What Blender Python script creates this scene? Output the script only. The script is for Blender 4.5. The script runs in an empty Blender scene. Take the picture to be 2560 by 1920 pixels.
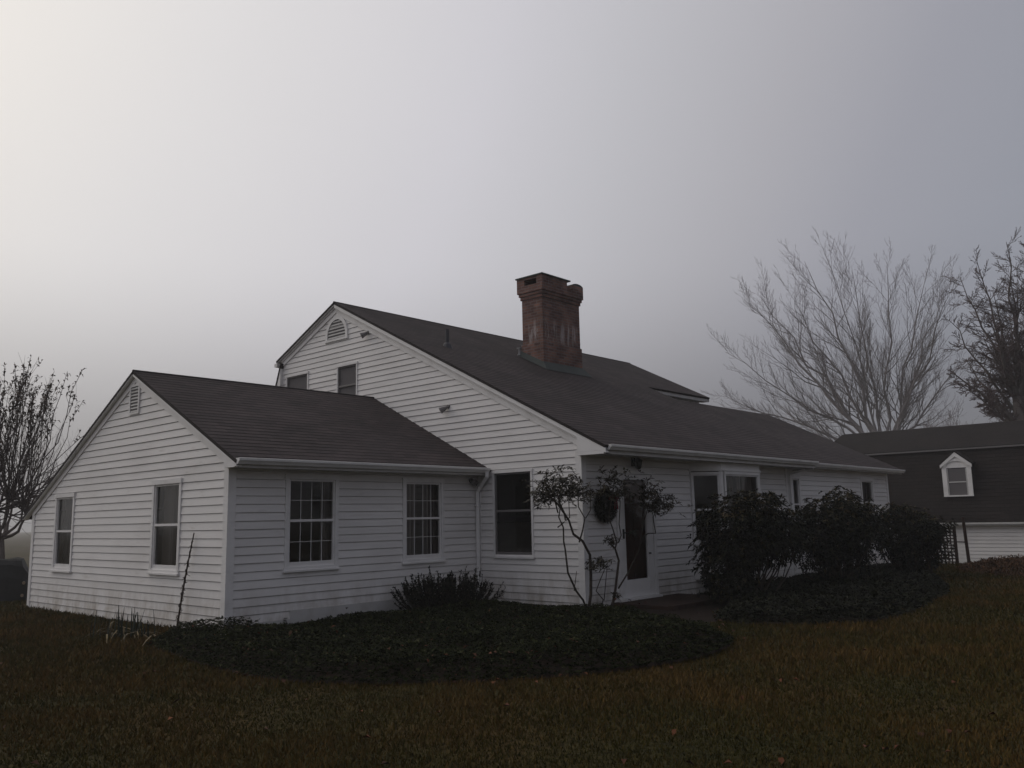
import bpy, math, random
import numpy as np
from mathutils import Vector, Matrix

# ------------------------------------------------------------------ camera, sky, sun, exposure
S = bpy.context.scene
COL = S.collection
R = math.radians

YAW, PITCH, ROLL = 0.8368, 0.1554, -0.0208
CAM = Vector((-12.3829, -9.5284, 1.6447))
_f = Vector((math.sin(YAW)*math.cos(PITCH), math.cos(YAW)*math.cos(PITCH), math.sin(PITCH)))
_r = Vector((math.cos(YAW), -math.sin(YAW), 0))
_u = _r.cross(_f)
_r2 = _r*math.cos(ROLL) + _u*math.sin(ROLL)
_u2 = -_r*math.sin(ROLL) + _u*math.cos(ROLL)
cd = bpy.data.cameras.new('camera')
cd.sensor_width = 36.0
cd.lens = 2143.03/2560*36.0
cd.clip_start = 0.1
cd.clip_end = 3000
cam = bpy.data.objects.new('camera', cd)
cam.matrix_world = Matrix(((_r2.x, _u2.x, -_f.x, CAM.x), (_r2.y, _u2.y, -_f.y, CAM.y), (_r2.z, _u2.z, -_f.z, CAM.z), (0, 0, 0, 1)))
COL.objects.link(cam)
S.camera = cam

SUN_EL, SUN_AZ = 32.0, -12.0          # azimuth from +Y towards +X
sdir = Vector((math.cos(R(SUN_EL))*math.sin(R(SUN_AZ)), math.cos(R(SUN_EL))*math.cos(R(SUN_AZ)), math.sin(R(SUN_EL))))
W = bpy.data.worlds.new('World')
S.world = W
W.use_nodes = True
nt = W.node_tree
nt.nodes.clear()
N = lambda t: nt.nodes.new(t)
LK = lambda a, b: nt.links.new(a, b)
out = N('ShaderNodeOutputWorld')
bg = N('ShaderNodeBackground')
bg.inputs['Strength'].default_value = 0.1
LK(bg.outputs[0], out.inputs['Surface'])
sky = N('ShaderNodeTexSky')
sky.sky_type = 'NISHITA'
sky.sun_disc = False
sky.sun_elevation = R(SUN_EL)
sky.sun_rotation = R(SUN_AZ)
sky.dust_density = 6.0
tc = N('ShaderNodeTexCoord')
dot = N('ShaderNodeVectorMath'); dot.operation = 'DOT_PRODUCT'
LK(tc.outputs['Generated'], dot.inputs[0]); dot.inputs[1].default_value = sdir
ac = N('ShaderNodeMath'); ac.operation = 'ARCCOSINE'; LK(dot.outputs['Value'], ac.inputs[0])
dv = N('ShaderNodeMath'); dv.operation = 'DIVIDE'; LK(ac.outputs[0], dv.inputs[0]); dv.inputs[1].default_value = math.pi
ramp = N('ShaderNodeValToRGB'); LK(dv.outputs[0], ramp.inputs[0])
SKY = [(0, (1.02, .97, .91)), (12, (.935, .90, .845)), (23, (.86, .825, .785)), (34, (.765, .745, .745)), (50, (.64, .627, .665)), (58, (.545, .54, .573)),
       (68, (.43, .425, .46)), (75, (.345, .348, .394)), (82, (.302, .314, .362)), (115, (.185, .19, .225)), (180, (.115, .12, .145))]
def setramp(cr, stops):
    """replace the ramp's stops; stops are in rising order"""
    while len(cr.elements) > 1: cr.elements.remove(cr.elements[-1])
    cr.elements[0].position = stops[0][0]; cr.elements[0].color = (*stops[0][1], 1)
    for p, c in stops[1:]:
        e = cr.elements.new(p); e.color = (*c, 1)
setramp(ramp.color_ramp, [(a/180.0, c) for a, c in SKY])
sx = N('ShaderNodeSeparateXYZ'); LK(tc.outputs['Generated'], sx.inputs[0])
mr = N('ShaderNodeMapRange'); mr.interpolation_type = 'SMOOTHSTEP'
LK(sx.outputs['Z'], mr.inputs['Value'])
mr.inputs['From Min'].default_value = 0.0; mr.inputs['From Max'].default_value = 0.30
mr.inputs['To Min'].default_value = 3.9; mr.inputs['To Max'].default_value = 10.0
nz = N('ShaderNodeTexNoise'); nz.inputs['Scale'].default_value = 1.6; nz.inputs['Detail'].default_value = 3
LK(tc.outputs['Generated'], nz.inputs['Vector'])
nzr = N('ShaderNodeMapRange'); LK(nz.outputs[0], nzr.inputs['Value'])
nzr.inputs['To Min'].default_value = .94; nzr.inputs['To Max'].default_value = 1.06
mm = N('ShaderNodeMath'); mm.operation = 'MULTIPLY'; LK(mr.outputs[0], mm.inputs[0]); LK(nzr.outputs[0], mm.inputs[1])
sc = N('ShaderNodeVectorMath'); sc.operation = 'SCALE'; LK(ramp.outputs[0], sc.inputs[0]); LK(mm.outputs[0], sc.inputs['Scale'])
mx = N('ShaderNodeMixRGB'); mx.inputs['Fac'].default_value = 0.03
LK(sc.outputs[0], mx.inputs[1]); LK(sky.outputs[0], mx.inputs[2]); LK(mx.outputs[0], bg.inputs['Color'])

sl = bpy.data.lights.new('sun', 'SUN')
sl.energy = 0.5; sl.angle = R(28); sl.color = (1, .93, .83)
so = bpy.data.objects.new('sun', sl)
so.rotation_euler = sdir.to_track_quat('Z', 'Y').to_euler()
COL.objects.link(so)

S.view_settings.view_transform = 'Standard'
S.view_settings.look = 'None'
S.view_settings.exposure = 0.0
S.view_settings.gamma = 1.0
S.cycles.use_denoising = True
S.cycles.max_bounces = 6
S.cycles.transparent_max_bounces = 16
S.cycles.volume_bounces = 1

# ------------------------------------------------------------------ materials
def mat(name, col, rough=.6, spec=.3, noise=None, bump=None, tint=None, metallic=0.0, noise2=None):
    m = bpy.data.materials.new(name); m.use_nodes = True
    t = m.node_tree; b = t.nodes['Principled BSDF']
    b.inputs['Roughness'].default_value = rough
    b.inputs['Specular IOR Level'].default_value = spec
    b.inputs['Metallic'].default_value = metallic
    tcn = t.nodes.new('ShaderNodeTexCoord')
    base = t.nodes.new('ShaderNodeRGB'); base.outputs[0].default_value = (*col, 1)
    cur = base.outputs[0]
    def ns(scale, detail=4, st=None):
        n = t.nodes.new('ShaderNodeTexNoise'); n.inputs['Scale'].default_value = scale; n.inputs['Detail'].default_value = detail
        if st:
            mp = t.nodes.new('ShaderNodeMapping'); mp.inputs['Scale'].default_value = st
            t.links.new(tcn.outputs['Object'], mp.inputs[0]); t.links.new(mp.outputs[0], n.inputs['Vector'])
        else:
            t.links.new(tcn.outputs['Object'], n.inputs['Vector'])
        return n.outputs[0]
    for spec_n in (noise, noise2):
        if spec_n:                                      # (colour, scale, lo, hi, amount, stretch)
            c2, s_, lo, hi, amt, st = spec_n
            r_ = t.nodes.new('ShaderNodeMapRange'); t.links.new(ns(s_, 5, st), r_.inputs['Value'])
            r_.inputs['From Min'].default_value = lo; r_.inputs['From Max'].default_value = hi; r_.inputs['To Max'].default_value = amt
            x = t.nodes.new('ShaderNodeMixRGB'); t.links.new(r_.outputs[0], x.inputs['Fac']); t.links.new(cur, x.inputs[1]); x.inputs[2].default_value = (*c2, 1)
            cur = x.outputs[0]
    if tint:                                            # per-face attribute ramp
        a = t.nodes.new('ShaderNodeAttribute'); a.attribute_name = 'tint'
        rp = t.nodes.new('ShaderNodeValToRGB'); t.links.new(a.outputs['Fac'], rp.inputs[0])
        setramp(rp.color_ramp, tint)
        cur = rp.outputs[0]
    t.links.new(cur, b.inputs['Base Color'])
    if bump:
        bn = t.nodes.new('ShaderNodeBump'); bn.inputs['Strength'].default_value = bump[1]; bn.inputs['Distance'].default_value = bump[2]
        t.links.new(ns(bump[0], 6), bn.inputs['Height']); t.links.new(bn.outputs[0], b.inputs['Normal'])
    return m

M = {}
M['siding'] = mat('white_siding', (.8, .78, .768), .55, .3, ((.58, .555, .54), 1.3, .45, .8, .6, (.5, .5, 1.6)), (9, .25, .004), None, 0, ((.42, .385, .34), 6, .62, .8, .4, (.35, .35, 2.2)))
def splash(m):
    t = m.node_tree; b = t.nodes['Principled BSDF']; src = b.inputs['Base Color'].links[0].from_socket
    tcn = t.nodes.new('ShaderNodeTexCoord'); sp = t.nodes.new('ShaderNodeSeparateXYZ'); t.links.new(tcn.outputs['Object'], sp.inputs[0])
    zr = t.nodes.new('ShaderNodeMapRange'); t.links.new(sp.outputs['Z'], zr.inputs['Value']); zr.inputs['From Min'].default_value = .75; zr.inputs['From Max'].default_value = .0
    mp = t.nodes.new('ShaderNodeMapping'); mp.inputs['Scale'].default_value = (2.2, 2.2, .9); t.links.new(tcn.outputs['Object'], mp.inputs[0])
    n = t.nodes.new('ShaderNodeTexNoise'); n.inputs['Scale'].default_value = 2.2; n.inputs['Detail'].default_value = 7; n.inputs['Roughness'].default_value = .65; t.links.new(mp.outputs[0], n.inputs['Vector'])
    nr = t.nodes.new('ShaderNodeMapRange'); t.links.new(n.outputs[0], nr.inputs['Value']); nr.inputs['From Min'].default_value = .38; nr.inputs['From Max'].default_value = .72
    mu = t.nodes.new('ShaderNodeMath'); mu.operation = 'MULTIPLY'; t.links.new(zr.outputs[0], mu.inputs[0]); t.links.new(nr.outputs[0], mu.inputs[1])
    x = t.nodes.new('ShaderNodeMixRGB'); t.links.new(mu.outputs[0], x.inputs['Fac']); t.links.new(src, x.inputs[1]); x.inputs[2].default_value = (.36, .31, .25, 1)
    t.links.new(x.outputs[0], b.inputs['Base Color'])
splash(M['siding'])
M['trim'] = mat('white_trim', (.8, .785, .775), .5, .35, ((.45, .43, .41), 3, .5, .8, .4, None), (20, .15, .003))
M['trim_shade'] = mat('shaded_weathered_paint', (.56, .55, .54), .6, .3, ((.38, .36, .33), 4, .45, .75, .5, None))  # darker copy of the white trim, shade put into the colour, plus weathered blotches
M['foundation'] = mat('grey_foundation', (.3, .29, .29), .9, .1, ((.2, .19, .18), 5, .4, .7, .6, None), (30, .4, .01))
M['interior'] = mat('dark_interior', (.07, .065, .06), .9, .1)
M['curtain'] = mat('beige_curtain', (.42, .37, .34), .9, .05)
M['curtain_grey'] = mat('grey_curtain', (.22, .2, .2), .9, .05)
M['door'] = mat('brown_door', (.11, .035, .022), .5, .3, ((.06, .02, .015), 5, .4, .7, .6, (1, 1, .15)))
M['black'] = mat('black_metal', (.015, .015, .015), .5, .4)
M['grey_metal'] = mat('grey_metal', (.28, .28, .29), .45, .5)
M['fixture'] = mat('grey_fixture', (.16, .15, .15), .5, .4)
M['lead'] = mat('grey_flashing', (.062, .072, .068), .7, .25, ((.04, .047, .045), 4, .4, .7, .6, None))
M['copper'] = mat('dark_pipe', (.05, .05, .06), .6, .4)

def roofmat(name, c1, c2, c3):
    m = bpy.data.materials.new(name); m.use_nodes = True
    t = m.node_tree; b = t.nodes['Principled BSDF']; b.inputs['Roughness'].default_value = .92; b.inputs['Specular IOR Level'].default_value = .18
    uv = t.nodes.new('ShaderNodeUVMap'); uv.uv_map = 'UVMap'
    br = t.nodes.new('ShaderNodeTexBrick'); br.offset = .5
    br.inputs['Scale'].default_value = 1; br.inputs['Brick Width'].default_value = .31; br.inputs['Row Height'].default_value = .145
    br.inputs['Mortar Size'].default_value = .006; br.inputs['Color1'].default_value = (*c1, 1); br.inputs['Color2'].default_value = (*c2, 1); br.inputs['Mortar'].default_value = (*c3, 1)
    br.inputs['Bias'].default_value = -.1
    t.links.new(uv.outputs[0], br.inputs['Vector'])
    n = t.nodes.new('ShaderNodeTexNoise'); n.inputs['Scale'].default_value = .7; n.inputs['Detail'].default_value = 6
    t.links.new(uv.outputs[0], n.inputs['Vector'])
    r_ = t.nodes.new('ShaderNodeMapRange'); t.links.new(n.outputs[0], r_.inputs['Value']); r_.inputs['From Min'].default_value = .3; r_.inputs['From Max'].default_value = .7; r_.inputs['To Min'].default_value = .78; r_.inputs['To Max'].default_value = 1.2
    x = t.nodes.new('ShaderNodeVectorMath'); x.operation = 'SCALE'; t.links.new(br.outputs[0], x.inputs[0]); t.links.new(r_.outputs[0], x.inputs['Scale'])
    t.links.new(x.outputs[0], b.inputs['Base Color'])
    g = t.nodes.new('ShaderNodeTexNoise'); g.inputs['Scale'].default_value = 60; t.links.new(uv.outputs[0], g.inputs['Vector'])
    bn = t.nodes.new('ShaderNodeBump'); bn.inputs['Strength'].default_value = .5; bn.inputs['Distance'].default_value = .004
    t.links.new(g.outputs[0], bn.inputs['Height']); t.links.new(bn.outputs[0], b.inputs['Normal'])
    return m
M['roof'] = roofmat('charcoal_shingles', (.068, .054, .054), (.046, .038, .039), (.034, .029, .029))
M['garage_roof'] = roofmat('brown_shingles', (.022, .017, .016), (.016, .013, .012), (.008, .007, .007))

def brickmat():
    m = bpy.data.materials.new('weathered_brick'); m.use_nodes = True
    t = m.node_tree; b = t.nodes['Principled BSDF']; b.inputs['Roughness'].default_value = .9; b.inputs['Specular IOR Level'].default_value = .15
    uv = t.nodes.new('ShaderNodeUVMap'); uv.uv_map = 'UVMap'
    br = t.nodes.new('ShaderNodeTexBrick'); br.inputs['Scale'].default_value = 1
    br.inputs['Brick Width'].default_value = .215; br.inputs['Row Height'].default_value = .075; br.inputs['Mortar Size'].default_value = .011
    br.inputs['Color1'].default_value = (.25, .13, .10, 1); br.inputs['Color2'].default_value = (.13, .07, .062, 1); br.inputs['Mortar'].default_value = (.19, .15, .14, 1)
    t.links.new(uv.outputs[0], br.inputs['Vector'])
    # lime bloom: vertical streaks in a band part-way up the shaft
    tcn = t.nodes.new('ShaderNodeTexCoord')
    mp = t.nodes.new('ShaderNodeMapping'); mp.inputs['Scale'].default_value = (5.5, 5.5, .9); t.links.new(tcn.outputs['Object'], mp.inputs[0])
    n = t.nodes.new('ShaderNodeTexNoise'); n.inputs['Scale'].default_value = 1.1; n.inputs['Detail'].default_value = 8; n.inputs['Roughness'].default_value = .7; t.links.new(mp.outputs[0], n.inputs['Vector'])
    r_ = t.nodes.new('ShaderNodeMapRange'); t.links.new(n.outputs[0], r_.inputs['Value']); r_.inputs['From Min'].default_value = .5; r_.inputs['From Max'].default_value = .58
    s = t.nodes.new('ShaderNodeSeparateXYZ'); t.links.new(tcn.outputs['Object'], s.inputs[0])
    z1 = t.nodes.new('ShaderNodeMapRange'); t.links.new(s.outputs['Z'], z1.inputs['Value']); z1.inputs['From Min'].default_value = 6.1; z1.inputs['From Max'].default_value = 6.25
    z2 = t.nodes.new('ShaderNodeMapRange'); t.links.new(s.outputs['Z'], z2.inputs['Value']); z2.inputs['From Min'].default_value = 6.85; z2.inputs['From Max'].default_value = 6.6
    a = t.nodes.new('ShaderNodeMath'); a.operation = 'MULTIPLY'; t.links.new(z1.outputs[0], a.inputs[0]); t.links.new(z2.outputs[0], a.inputs[1])
    a2 = t.nodes.new('ShaderNodeMath'); a2.operation = 'MULTIPLY'; t.links.new(a.outputs[0], a2.inputs[0]); t.links.new(r_.outputs[0], a2.inputs[1])
    a3 = t.nodes.new('ShaderNodeMath'); a3.operation = 'MULTIPLY'; t.links.new(a2.outputs[0], a3.inputs[0]); a3.inputs[1].default_value = .8
    x = t.nodes.new('ShaderNodeMixRGB'); t.links.new(a3.outputs[0], x.inputs['Fac']); t.links.new(br.outputs[0], x.inputs[1]); x.inputs[2].default_value = (.42, .37, .36, 1)
    n2 = t.nodes.new('ShaderNodeTexNoise'); n2.inputs['Scale'].default_value = 2.5; n2.inputs['Detail'].default_value = 5; t.links.new(tcn.outputs['Object'], n2.inputs['Vector'])
    r2 = t.nodes.new('ShaderNodeMapRange'); t.links.new(n2.outputs[0], r2.inputs['Value']); r2.inputs['From Min'].default_value = .35; r2.inputs['From Max'].default_value = .7; r2.inputs['To Min'].default_value = .7; r2.inputs['To Max'].default_value = 1.3
    v = t.nodes.new('ShaderNodeVectorMath'); v.operation = 'SCALE'; t.links.new(x.outputs[0], v.inputs[0]); t.links.new(r2.outputs[0], v.inputs['Scale'])
    t.links.new(v.outputs[0], b.inputs['Base Color'])
    bn = t.nodes.new('ShaderNodeBump'); bn.inputs['Strength'].default_value = .7; bn.inputs['Distance'].default_value = .008; bn.invert = True
    t.links.new(br.outputs['Fac'], bn.inputs['Height']); t.links.new(bn.outputs[0], b.inputs['Normal'])
    return m
M['brick'] = brickmat()

def glassmat(name, tintc=(.75, .77, .78), extra=.0):
    m = bpy.data.materials.new(name); m.use_nodes = True
    t = m.node_tree; t.nodes.clear()
    o = t.nodes.new('ShaderNodeOutputMaterial'); g = t.nodes.new('ShaderNodeBsdfGlossy'); g.inputs['Roughness'].default_value = .03
    g.inputs['Color'].default_value = (.9, .9, .9, 1)
    tr = t.nodes.new('ShaderNodeBsdfTransparent'); tr.inputs['Color'].default_value = (*tintc, 1)
    fr = t.nodes.new('ShaderNodeFresnel'); fr.inputs['IOR'].default_value = 1.5
    ad = t.nodes.new('ShaderNodeMath'); ad.operation = 'ADD'; t.links.new(fr.outputs[0], ad.inputs[0]); ad.inputs[1].default_value = extra
    mi = t.nodes.new('ShaderNodeMixShader'); t.links.new(ad.outputs[0], mi.inputs[0]); t.links.new(tr.outputs[0], mi.inputs[1]); t.links.new(g.outputs[0], mi.inputs[2])
    t.links.new(mi.outputs[0], o.inputs['Surface'])
    return m
M['glass'] = glassmat('window_glass')
M['screen'] = mat('insect_screen', (.15, .142, .145), .9, .1)
M['bark'] = mat('grey_bark', (.15, .128, .12), .9, .1, ((.09, .075, .07), 8, .4, .7, .7, (1, 1, .3)), (25, .5, .01))
M['pale_bark'] = mat('haze_pale_bark', (.27, .24, .24), .9, .1, ((.17, .15, .15), 3, .4, .7, .7, (1, 1, .3)))  # bark lightened for far trees, the fade of haze put into the colour
M['pale_twig'] = mat('haze_pale_twigs', (.17, .145, .145), .9, .1)  # twigs paled the same way, distance haze mixed into the base colour
M['twig'] = mat('dark_twigs', (.1, .083, .08), .9, .1)
M['red_twig'] = mat('reddish_twigs', (.12, .088, .086), .9, .1)
M['shrub_bark'] = mat('shrub_bark', (.05, .04, .034), .9, .1, ((.085, .07, .05), 12, .45, .7, .7, None))
M['leafy'] = mat('sparse_tree_leaves', (.04, .03, .025), .7, .2, None, None, [(0, (.04, .03, .025)), (.6, (.075, .052, .04)), (1, (.12, .08, .05))])
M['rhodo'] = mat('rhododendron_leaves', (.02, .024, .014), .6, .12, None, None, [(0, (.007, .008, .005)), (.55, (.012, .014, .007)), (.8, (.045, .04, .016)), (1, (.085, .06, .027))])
M['rhodo_olive'] = mat('olive_rhododendron_leaves', (.05, .045, .02), .5, .3, None, None, [(0, (.03, .028, .018)), (.5, (.06, .05, .028)), (1, (.11, .085, .045))])
M['yew'] = mat('dark_yew_needles', (.012, .015, .011), .8, .1, None, None, [(0, (.009, .011, .009)), (.8, (.018, .022, .015)), (1, (.05, .04, .03))])
M['ivy'] = mat('ground_cover_leaves', (.03, .035, .015), .7, .06, None, None, [(0, (.006, .008, .003)), (.55, (.016, .021, .005)), (.85, (.034, .039, .010)), (.95, (.085, .085, .045)), (1, (.11, .04, .022))])
M['ivy2'] = mat('dark_ground_cover_leaves', (.02, .023, .012), .7, .1, None, None, [(0, (.01, .011, .007)), (.6, (.018, .02, .01)), (1, (.032, .03, .013))])
M['blade'] = mat('autumn_grass', (.05, .04, .02), .9, .06, None, None, [(0, (.028, .029, .007)), (.35, (.054, .045, .012)), (.7, (.092, .055, .017)), (1, (.15, .092, .032))])
M['soil'] = mat('dark_soil', (.028, .02, .016), .95, .1, ((.045, .03, .022), 6, .4, .7, .8, None), (25, .8, .03))
M['step'] = mat('brown_brick_step', (.045, .026, .02), .85, .15, ((.025, .017, .014), 7, .4, .7, .8, None), (30, .5, .01))
M['path'] = mat('mulch_path', (.022, .016, .013), .95, .1, ((.035, .024, .018), 9, .4, .7, .8, None), (40, .9, .02))
M['dead_leaf'] = mat('fallen_leaves', (.12, .05, .025), .8, .15, None, None, [(0, (.045, .022, .014)), (.6, (.11, .04, .02)), (1, (.2, .08, .035))])
M['iris'] = mat('iris_leaves', (.04, .045, .025), .6, .25, None, None, [(0, (.018, .024, .017)), (.5, (.03, .036, .022)), (.75, (.12, .09, .045)), (1, (.2, .15, .075))])
M['wood'] = mat('brown_wood', (.05, .03, .022), .85, .15, ((.03, .02, .016), 6, .4, .7, .7, (1, 1, .1)))
M['wreath'] = mat('wreath_greens', (.012, .016, .01), .7, .2, None, None, [(0, (.007, .009, .007)), (1, (.018, .022, .013))])
M['red'] = mat('red_ribbon', (.17, .008, .014), .6, .3)
M['tarp'] = mat('dark_tarp', (.014, .014, .014), .6, .3, None, (5, .5, .03))
M['logend'] = mat('cut_log_ends', (.25, .2, .15), .9, .1)
M['mound'] = mat('brown_dead_plants', (.06, .034, .018), .95, .1, None, None, [(0, (.04, .024, .013)), (.6, (.075, .04, .022)), (1, (.17, .085, .04))])
M['far'] = mat('far_wood', (.055, .045, .04), .95, .05, ((.075, .06, .045), .15, .4, .6, .8, None))

def groundmat():
    m = bpy.data.materials.new('lawn_ground'); m.use_nodes = True
    t = m.node_tree; b = t.nodes['Principled BSDF']; b.inputs['Roughness'].default_value = .95; b.inputs['Specular IOR Level'].default_value = .1
    tcn = t.nodes.new('ShaderNodeTexCoord')
    def ns(s, d=6):
        n = t.nodes.new('ShaderNodeTexNoise'); n.inputs['Scale'].default_value = s; n.inputs['Detail'].default_value = d; t.links.new(tcn.outputs['Object'], n.inputs['Vector']); return n.outputs[0]
    rp = t.nodes.new('ShaderNodeValToRGB'); t.links.new(ns(.55), rp.inputs[0])
    setramp(rp.color_ramp, [(.3, (.03, .03, .009)), (.5, (.052, .041, .013)), (.72, (.086, .052, .018))])
    rr = t.nodes.new('ShaderNodeMapRange'); t.links.new(ns(14, 5), rr.inputs['Value']); rr.inputs['From Min'].default_value = .3; rr.inputs['From Max'].default_value = .7; rr.inputs['To Min'].default_value = .55; rr.inputs['To Max'].default_value = 1.3
    v = t.nodes.new('ShaderNodeVectorMath'); v.operation = 'SCALE'; t.links.new(rp.outputs[0], v.inputs[0]); t.links.new(rr.outputs[0], v.inputs['Scale'])
    t.links.new(v.outputs[0], b.inputs['Base Color'])
    bn = t.nodes.new('ShaderNodeBump'); bn.inputs['Strength'].default_value = .9; bn.inputs['Distance'].default_value = .05
    t.links.new(ns(30, 4), bn.inputs['Height']); t.links.new(bn.outputs[0], b.inputs['Normal'])
    return m
M['ground'] = groundmat()

# ------------------------------------------------------------------ helpers
class MB:
    """collects faces; build() links them as ONE mesh object"""
    def __init__(s): s.v = []; s.f = []; s.uv = []; s.t = []
    def face(s, pts, uv=None, t=0.0):
        n = len(s.v); s.v.extend([tuple(p) for p in pts]); s.f.append(tuple(range(n, n+len(pts))))
        s.uv.extend(uv if uv else [(0, 0)]*len(pts)); s.t.append(t)
    def hexa(s, p, t=0.0):           # 8 points: bottom 4, top 4
        for q in ((0, 3, 2, 1), (4, 5, 6, 7), (0, 1, 5, 4), (1, 2, 6, 5), (2, 3, 7, 6), (3, 0, 4, 7)):
            P = [Vector(p[i]) for i in q]
            e = (P[1]-P[0]); nrm = (P[1]-P[0]).cross(P[3]-P[0])
            if abs(nrm.z) > .7*nrm.length: uv = [(a.x, a.y) for a in P]
            elif abs(nrm.x) > abs(nrm.y): uv = [(a.y, a.z) for a in P]
            else: uv = [(a.x, a.z) for a in P]
            s.face(P, uv, t)
    def box(s, a, b, t=0.0):
        (x0, y0, z0), (x1, y1, z1) = a, b
        s.hexa([(x0, y0, z0), (x1, y0, z0), (x1, y1, z0), (x0, y1, z0), (x0, y0, z1), (x1, y0, z1), (x1, y1, z1), (x0, y1, z1)], t)
    def tube(s, pts, rad, n=5, cap=True, t=0.0):
        pts = [Vector(p) for p in pts]; base = len(s.v); k = len(pts)
        d0 = (pts[1]-pts[0]).normalized(); a = d0.cross(Vector((0, 0, 1)))
        if a.length < 1e-3: a = Vector((1, 0, 0))
        a.normalize()
        for i, p in enumerate(pts):
            d = (pts[min(i+1, k-1)]-pts[max(i-1, 0)]).normalized()
            a = (a-d*a.dot(d))
            if a.length < 1e-5: a = d.orthogonal()
            a.normalize(); b = d.cross(a); r = rad[i] if hasattr(rad, '__len__') else rad
            for j in range(n):
                w = 2*math.pi*j/n; s.v.append(tuple(p+(a*math.cos(w)+b*math.sin(w))*r)); s.uv.append((0, 0))
        # uv list is per loop, so rebuild lazily: tubes get zero uv
        for i in range(k-1):
            for j in range(n):
                s.f.append((base+i*n+j, base+i*n+(j+1) % n, base+(i+1)*n+(j+1) % n, base+(i+1)*n+j)); s.t.append(t)
        if cap:
            s.f.append(tuple(base+j for j in range(n-1, -1, -1))); s.t.append(t)
            s.f.append(tuple(base+(k-1)*n+j for j in range(n))); s.t.append(t)
    def build(s, name, m, parent=None, smooth=False, uvs=False, tint=False):
        me = bpy.data.meshes.new(name); me.from_pydata(s.v, [], s.f)
        if uvs:
            l = me.uv_layers.new(name='UVMap')
            idx = np.empty(len(me.loops), dtype=np.int32); me.loops.foreach_get('vertex_index', idx)
            l.data.foreach_set('uv', np.array(s.uv, dtype=np.float32)[idx].ravel())
        if tint:
            a = me.attributes.new('tint', 'FLOAT', 'FACE'); a.data.foreach_set('value', np.array(s.t, dtype=np.float32))
        if smooth: me.polygons.foreach_set('use_smooth', np.ones(len(me.polygons), dtype=bool))
        me.materials.append(m); me.update()
        o = bpy.data.objects.new(name, me); COL.objects.link(o)
        if parent: o.parent = parent
        return o

def npmesh(name, V, F, m, tint=None, parent=None):
    """fast mesh from arrays: V (n,3), F (k, 3 or 4)"""
    me = bpy.data.meshes.new(name); k = F.shape[1]
    me.vertices.add(len(V)); me.vertices.foreach_set('co', V.astype(np.float32).ravel())
    me.loops.add(F.size); me.loops.foreach_set('vertex_index', F.astype(np.int32).ravel())
    me.polygons.add(len(F)); me.polygons.foreach_set('loop_start', np.arange(0, F.size, k, dtype=np.int32))
    me.polygons.foreach_set('loop_total', np.full(len(F), k, dtype=np.int32))
    if tint is not None:
        a = me.attributes.new('tint', 'FLOAT', 'FACE'); a.data.foreach_set('value', tint.astype(np.float32))
    me.materials.append(m); me.update(calc_edges=True); me.validate()
    o = bpy.data.objects.new(name, me); COL.objects.link(o)
    if parent: o.parent = parent
    return o

def tag(o, label=None, cat=None, group=None, kind=None):
    if label: o['label'] = label
    if cat: o['category'] = cat
    if group: o['group'] = group
    if kind: o['kind'] = kind
    return o

def thing(name, label, cat, loc=(0, 0, 0), group=None):
    o = bpy.data.objects.new(name, None); o.empty_display_size = .3; o.location = loc; COL.objects.link(o)
    return tag(o, label, cat, group)

class Fr:
    """a vertical wall frame: x along the wall, d outwards, z up"""
    def __init__(s, o, ux, n): s.o = Vector(o); s.ux = Vector(ux); s.n = Vector(n)
    def p(s, x, d, z): return s.o+s.ux*x+s.n*d+Vector((0, 0, z))
    def box(s, mb, x0, x1, d0, d1, z0, z1, t=0.0):
        mb.hexa([s.p(x0, d0, z0), s.p(x1, d0, z0), s.p(x1, d1, z0), s.p(x0, d1, z0), s.p(x0, d0, z1), s.p(x1, d0, z1), s.p(x1, d1, z1), s.p(x0, d1, z1)], t)

CRS = .13
def siding(mb, fr, zlo, zhi, outline, holes=(), lip=.016, seed=0):
    """lapped clapboards: each course leans out to a real butt edge"""
    rng = random.Random(seed)
    br = {zlo, zhi}
    k = math.floor(zlo/CRS)
    while k*CRS < zhi:
        if k*CRS > zlo: br.add(round(k*CRS, 5))
        if zlo < k*CRS-.009: br.add(round(k*CRS-.009, 5))
        k += 1
    for h in holes:
        for z in h[2:]:
            if zlo < z < zhi: br.add(z)
    br = sorted(br)
    jit = {}
    for za, zb in zip(br[:-1], br[1:]):
        if zb-za < 1e-4: continue
        zm = (za+zb)/2; k = math.floor(zm/CRS); b0 = k*CRS
        lj = jit.setdefault(k, lip*rng.uniform(.85, 1.15))
        off = lambda z: -.016 if z > b0+CRS-.0085 else .006+lj*(1-(z-b0)/CRS)
        oa = off(za); ob = off(zb-1e-4) if zb-b0 < CRS-.009 or za-b0 > CRS-.010 else .006+lj*(1-(zb-b0)/CRS)
        if za-b0 > CRS-.010: oa = -.016
        (la, ra), (lb, rb) = outline(za), outline(zb)
        segs = [((la, lb), (ra, rb))]
        for h in holes:
            if h[2] < zm < h[3]:
                new = []
                for (l, r) in segs:
                    if h[0] >= max(r) or h[1] <= min(l): new.append((l, r)); continue
                    if h[0] > min(l): new.append((l, (h[0], h[0])))
                    if h[1] < max(r): new.append(((h[1], h[1]), r))
                segs = new
        for (l, r) in segs:
            if r[0]-l[0] < 1e-3 and r[1]-l[1] < 1e-3: continue
            mb.face([fr.p(l[0], oa, za), fr.p(r[0], oa, za), fr.p(r[1], ob, zb), fr.p(l[1], ob, zb)])
            if abs(za-b0) < 1e-3:
                mb.face([fr.p(l[0], -.016, za), fr.p(r[0], -.016, za), fr.p(r[0], oa, za), fr.p(l[0], oa, za)])

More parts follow.
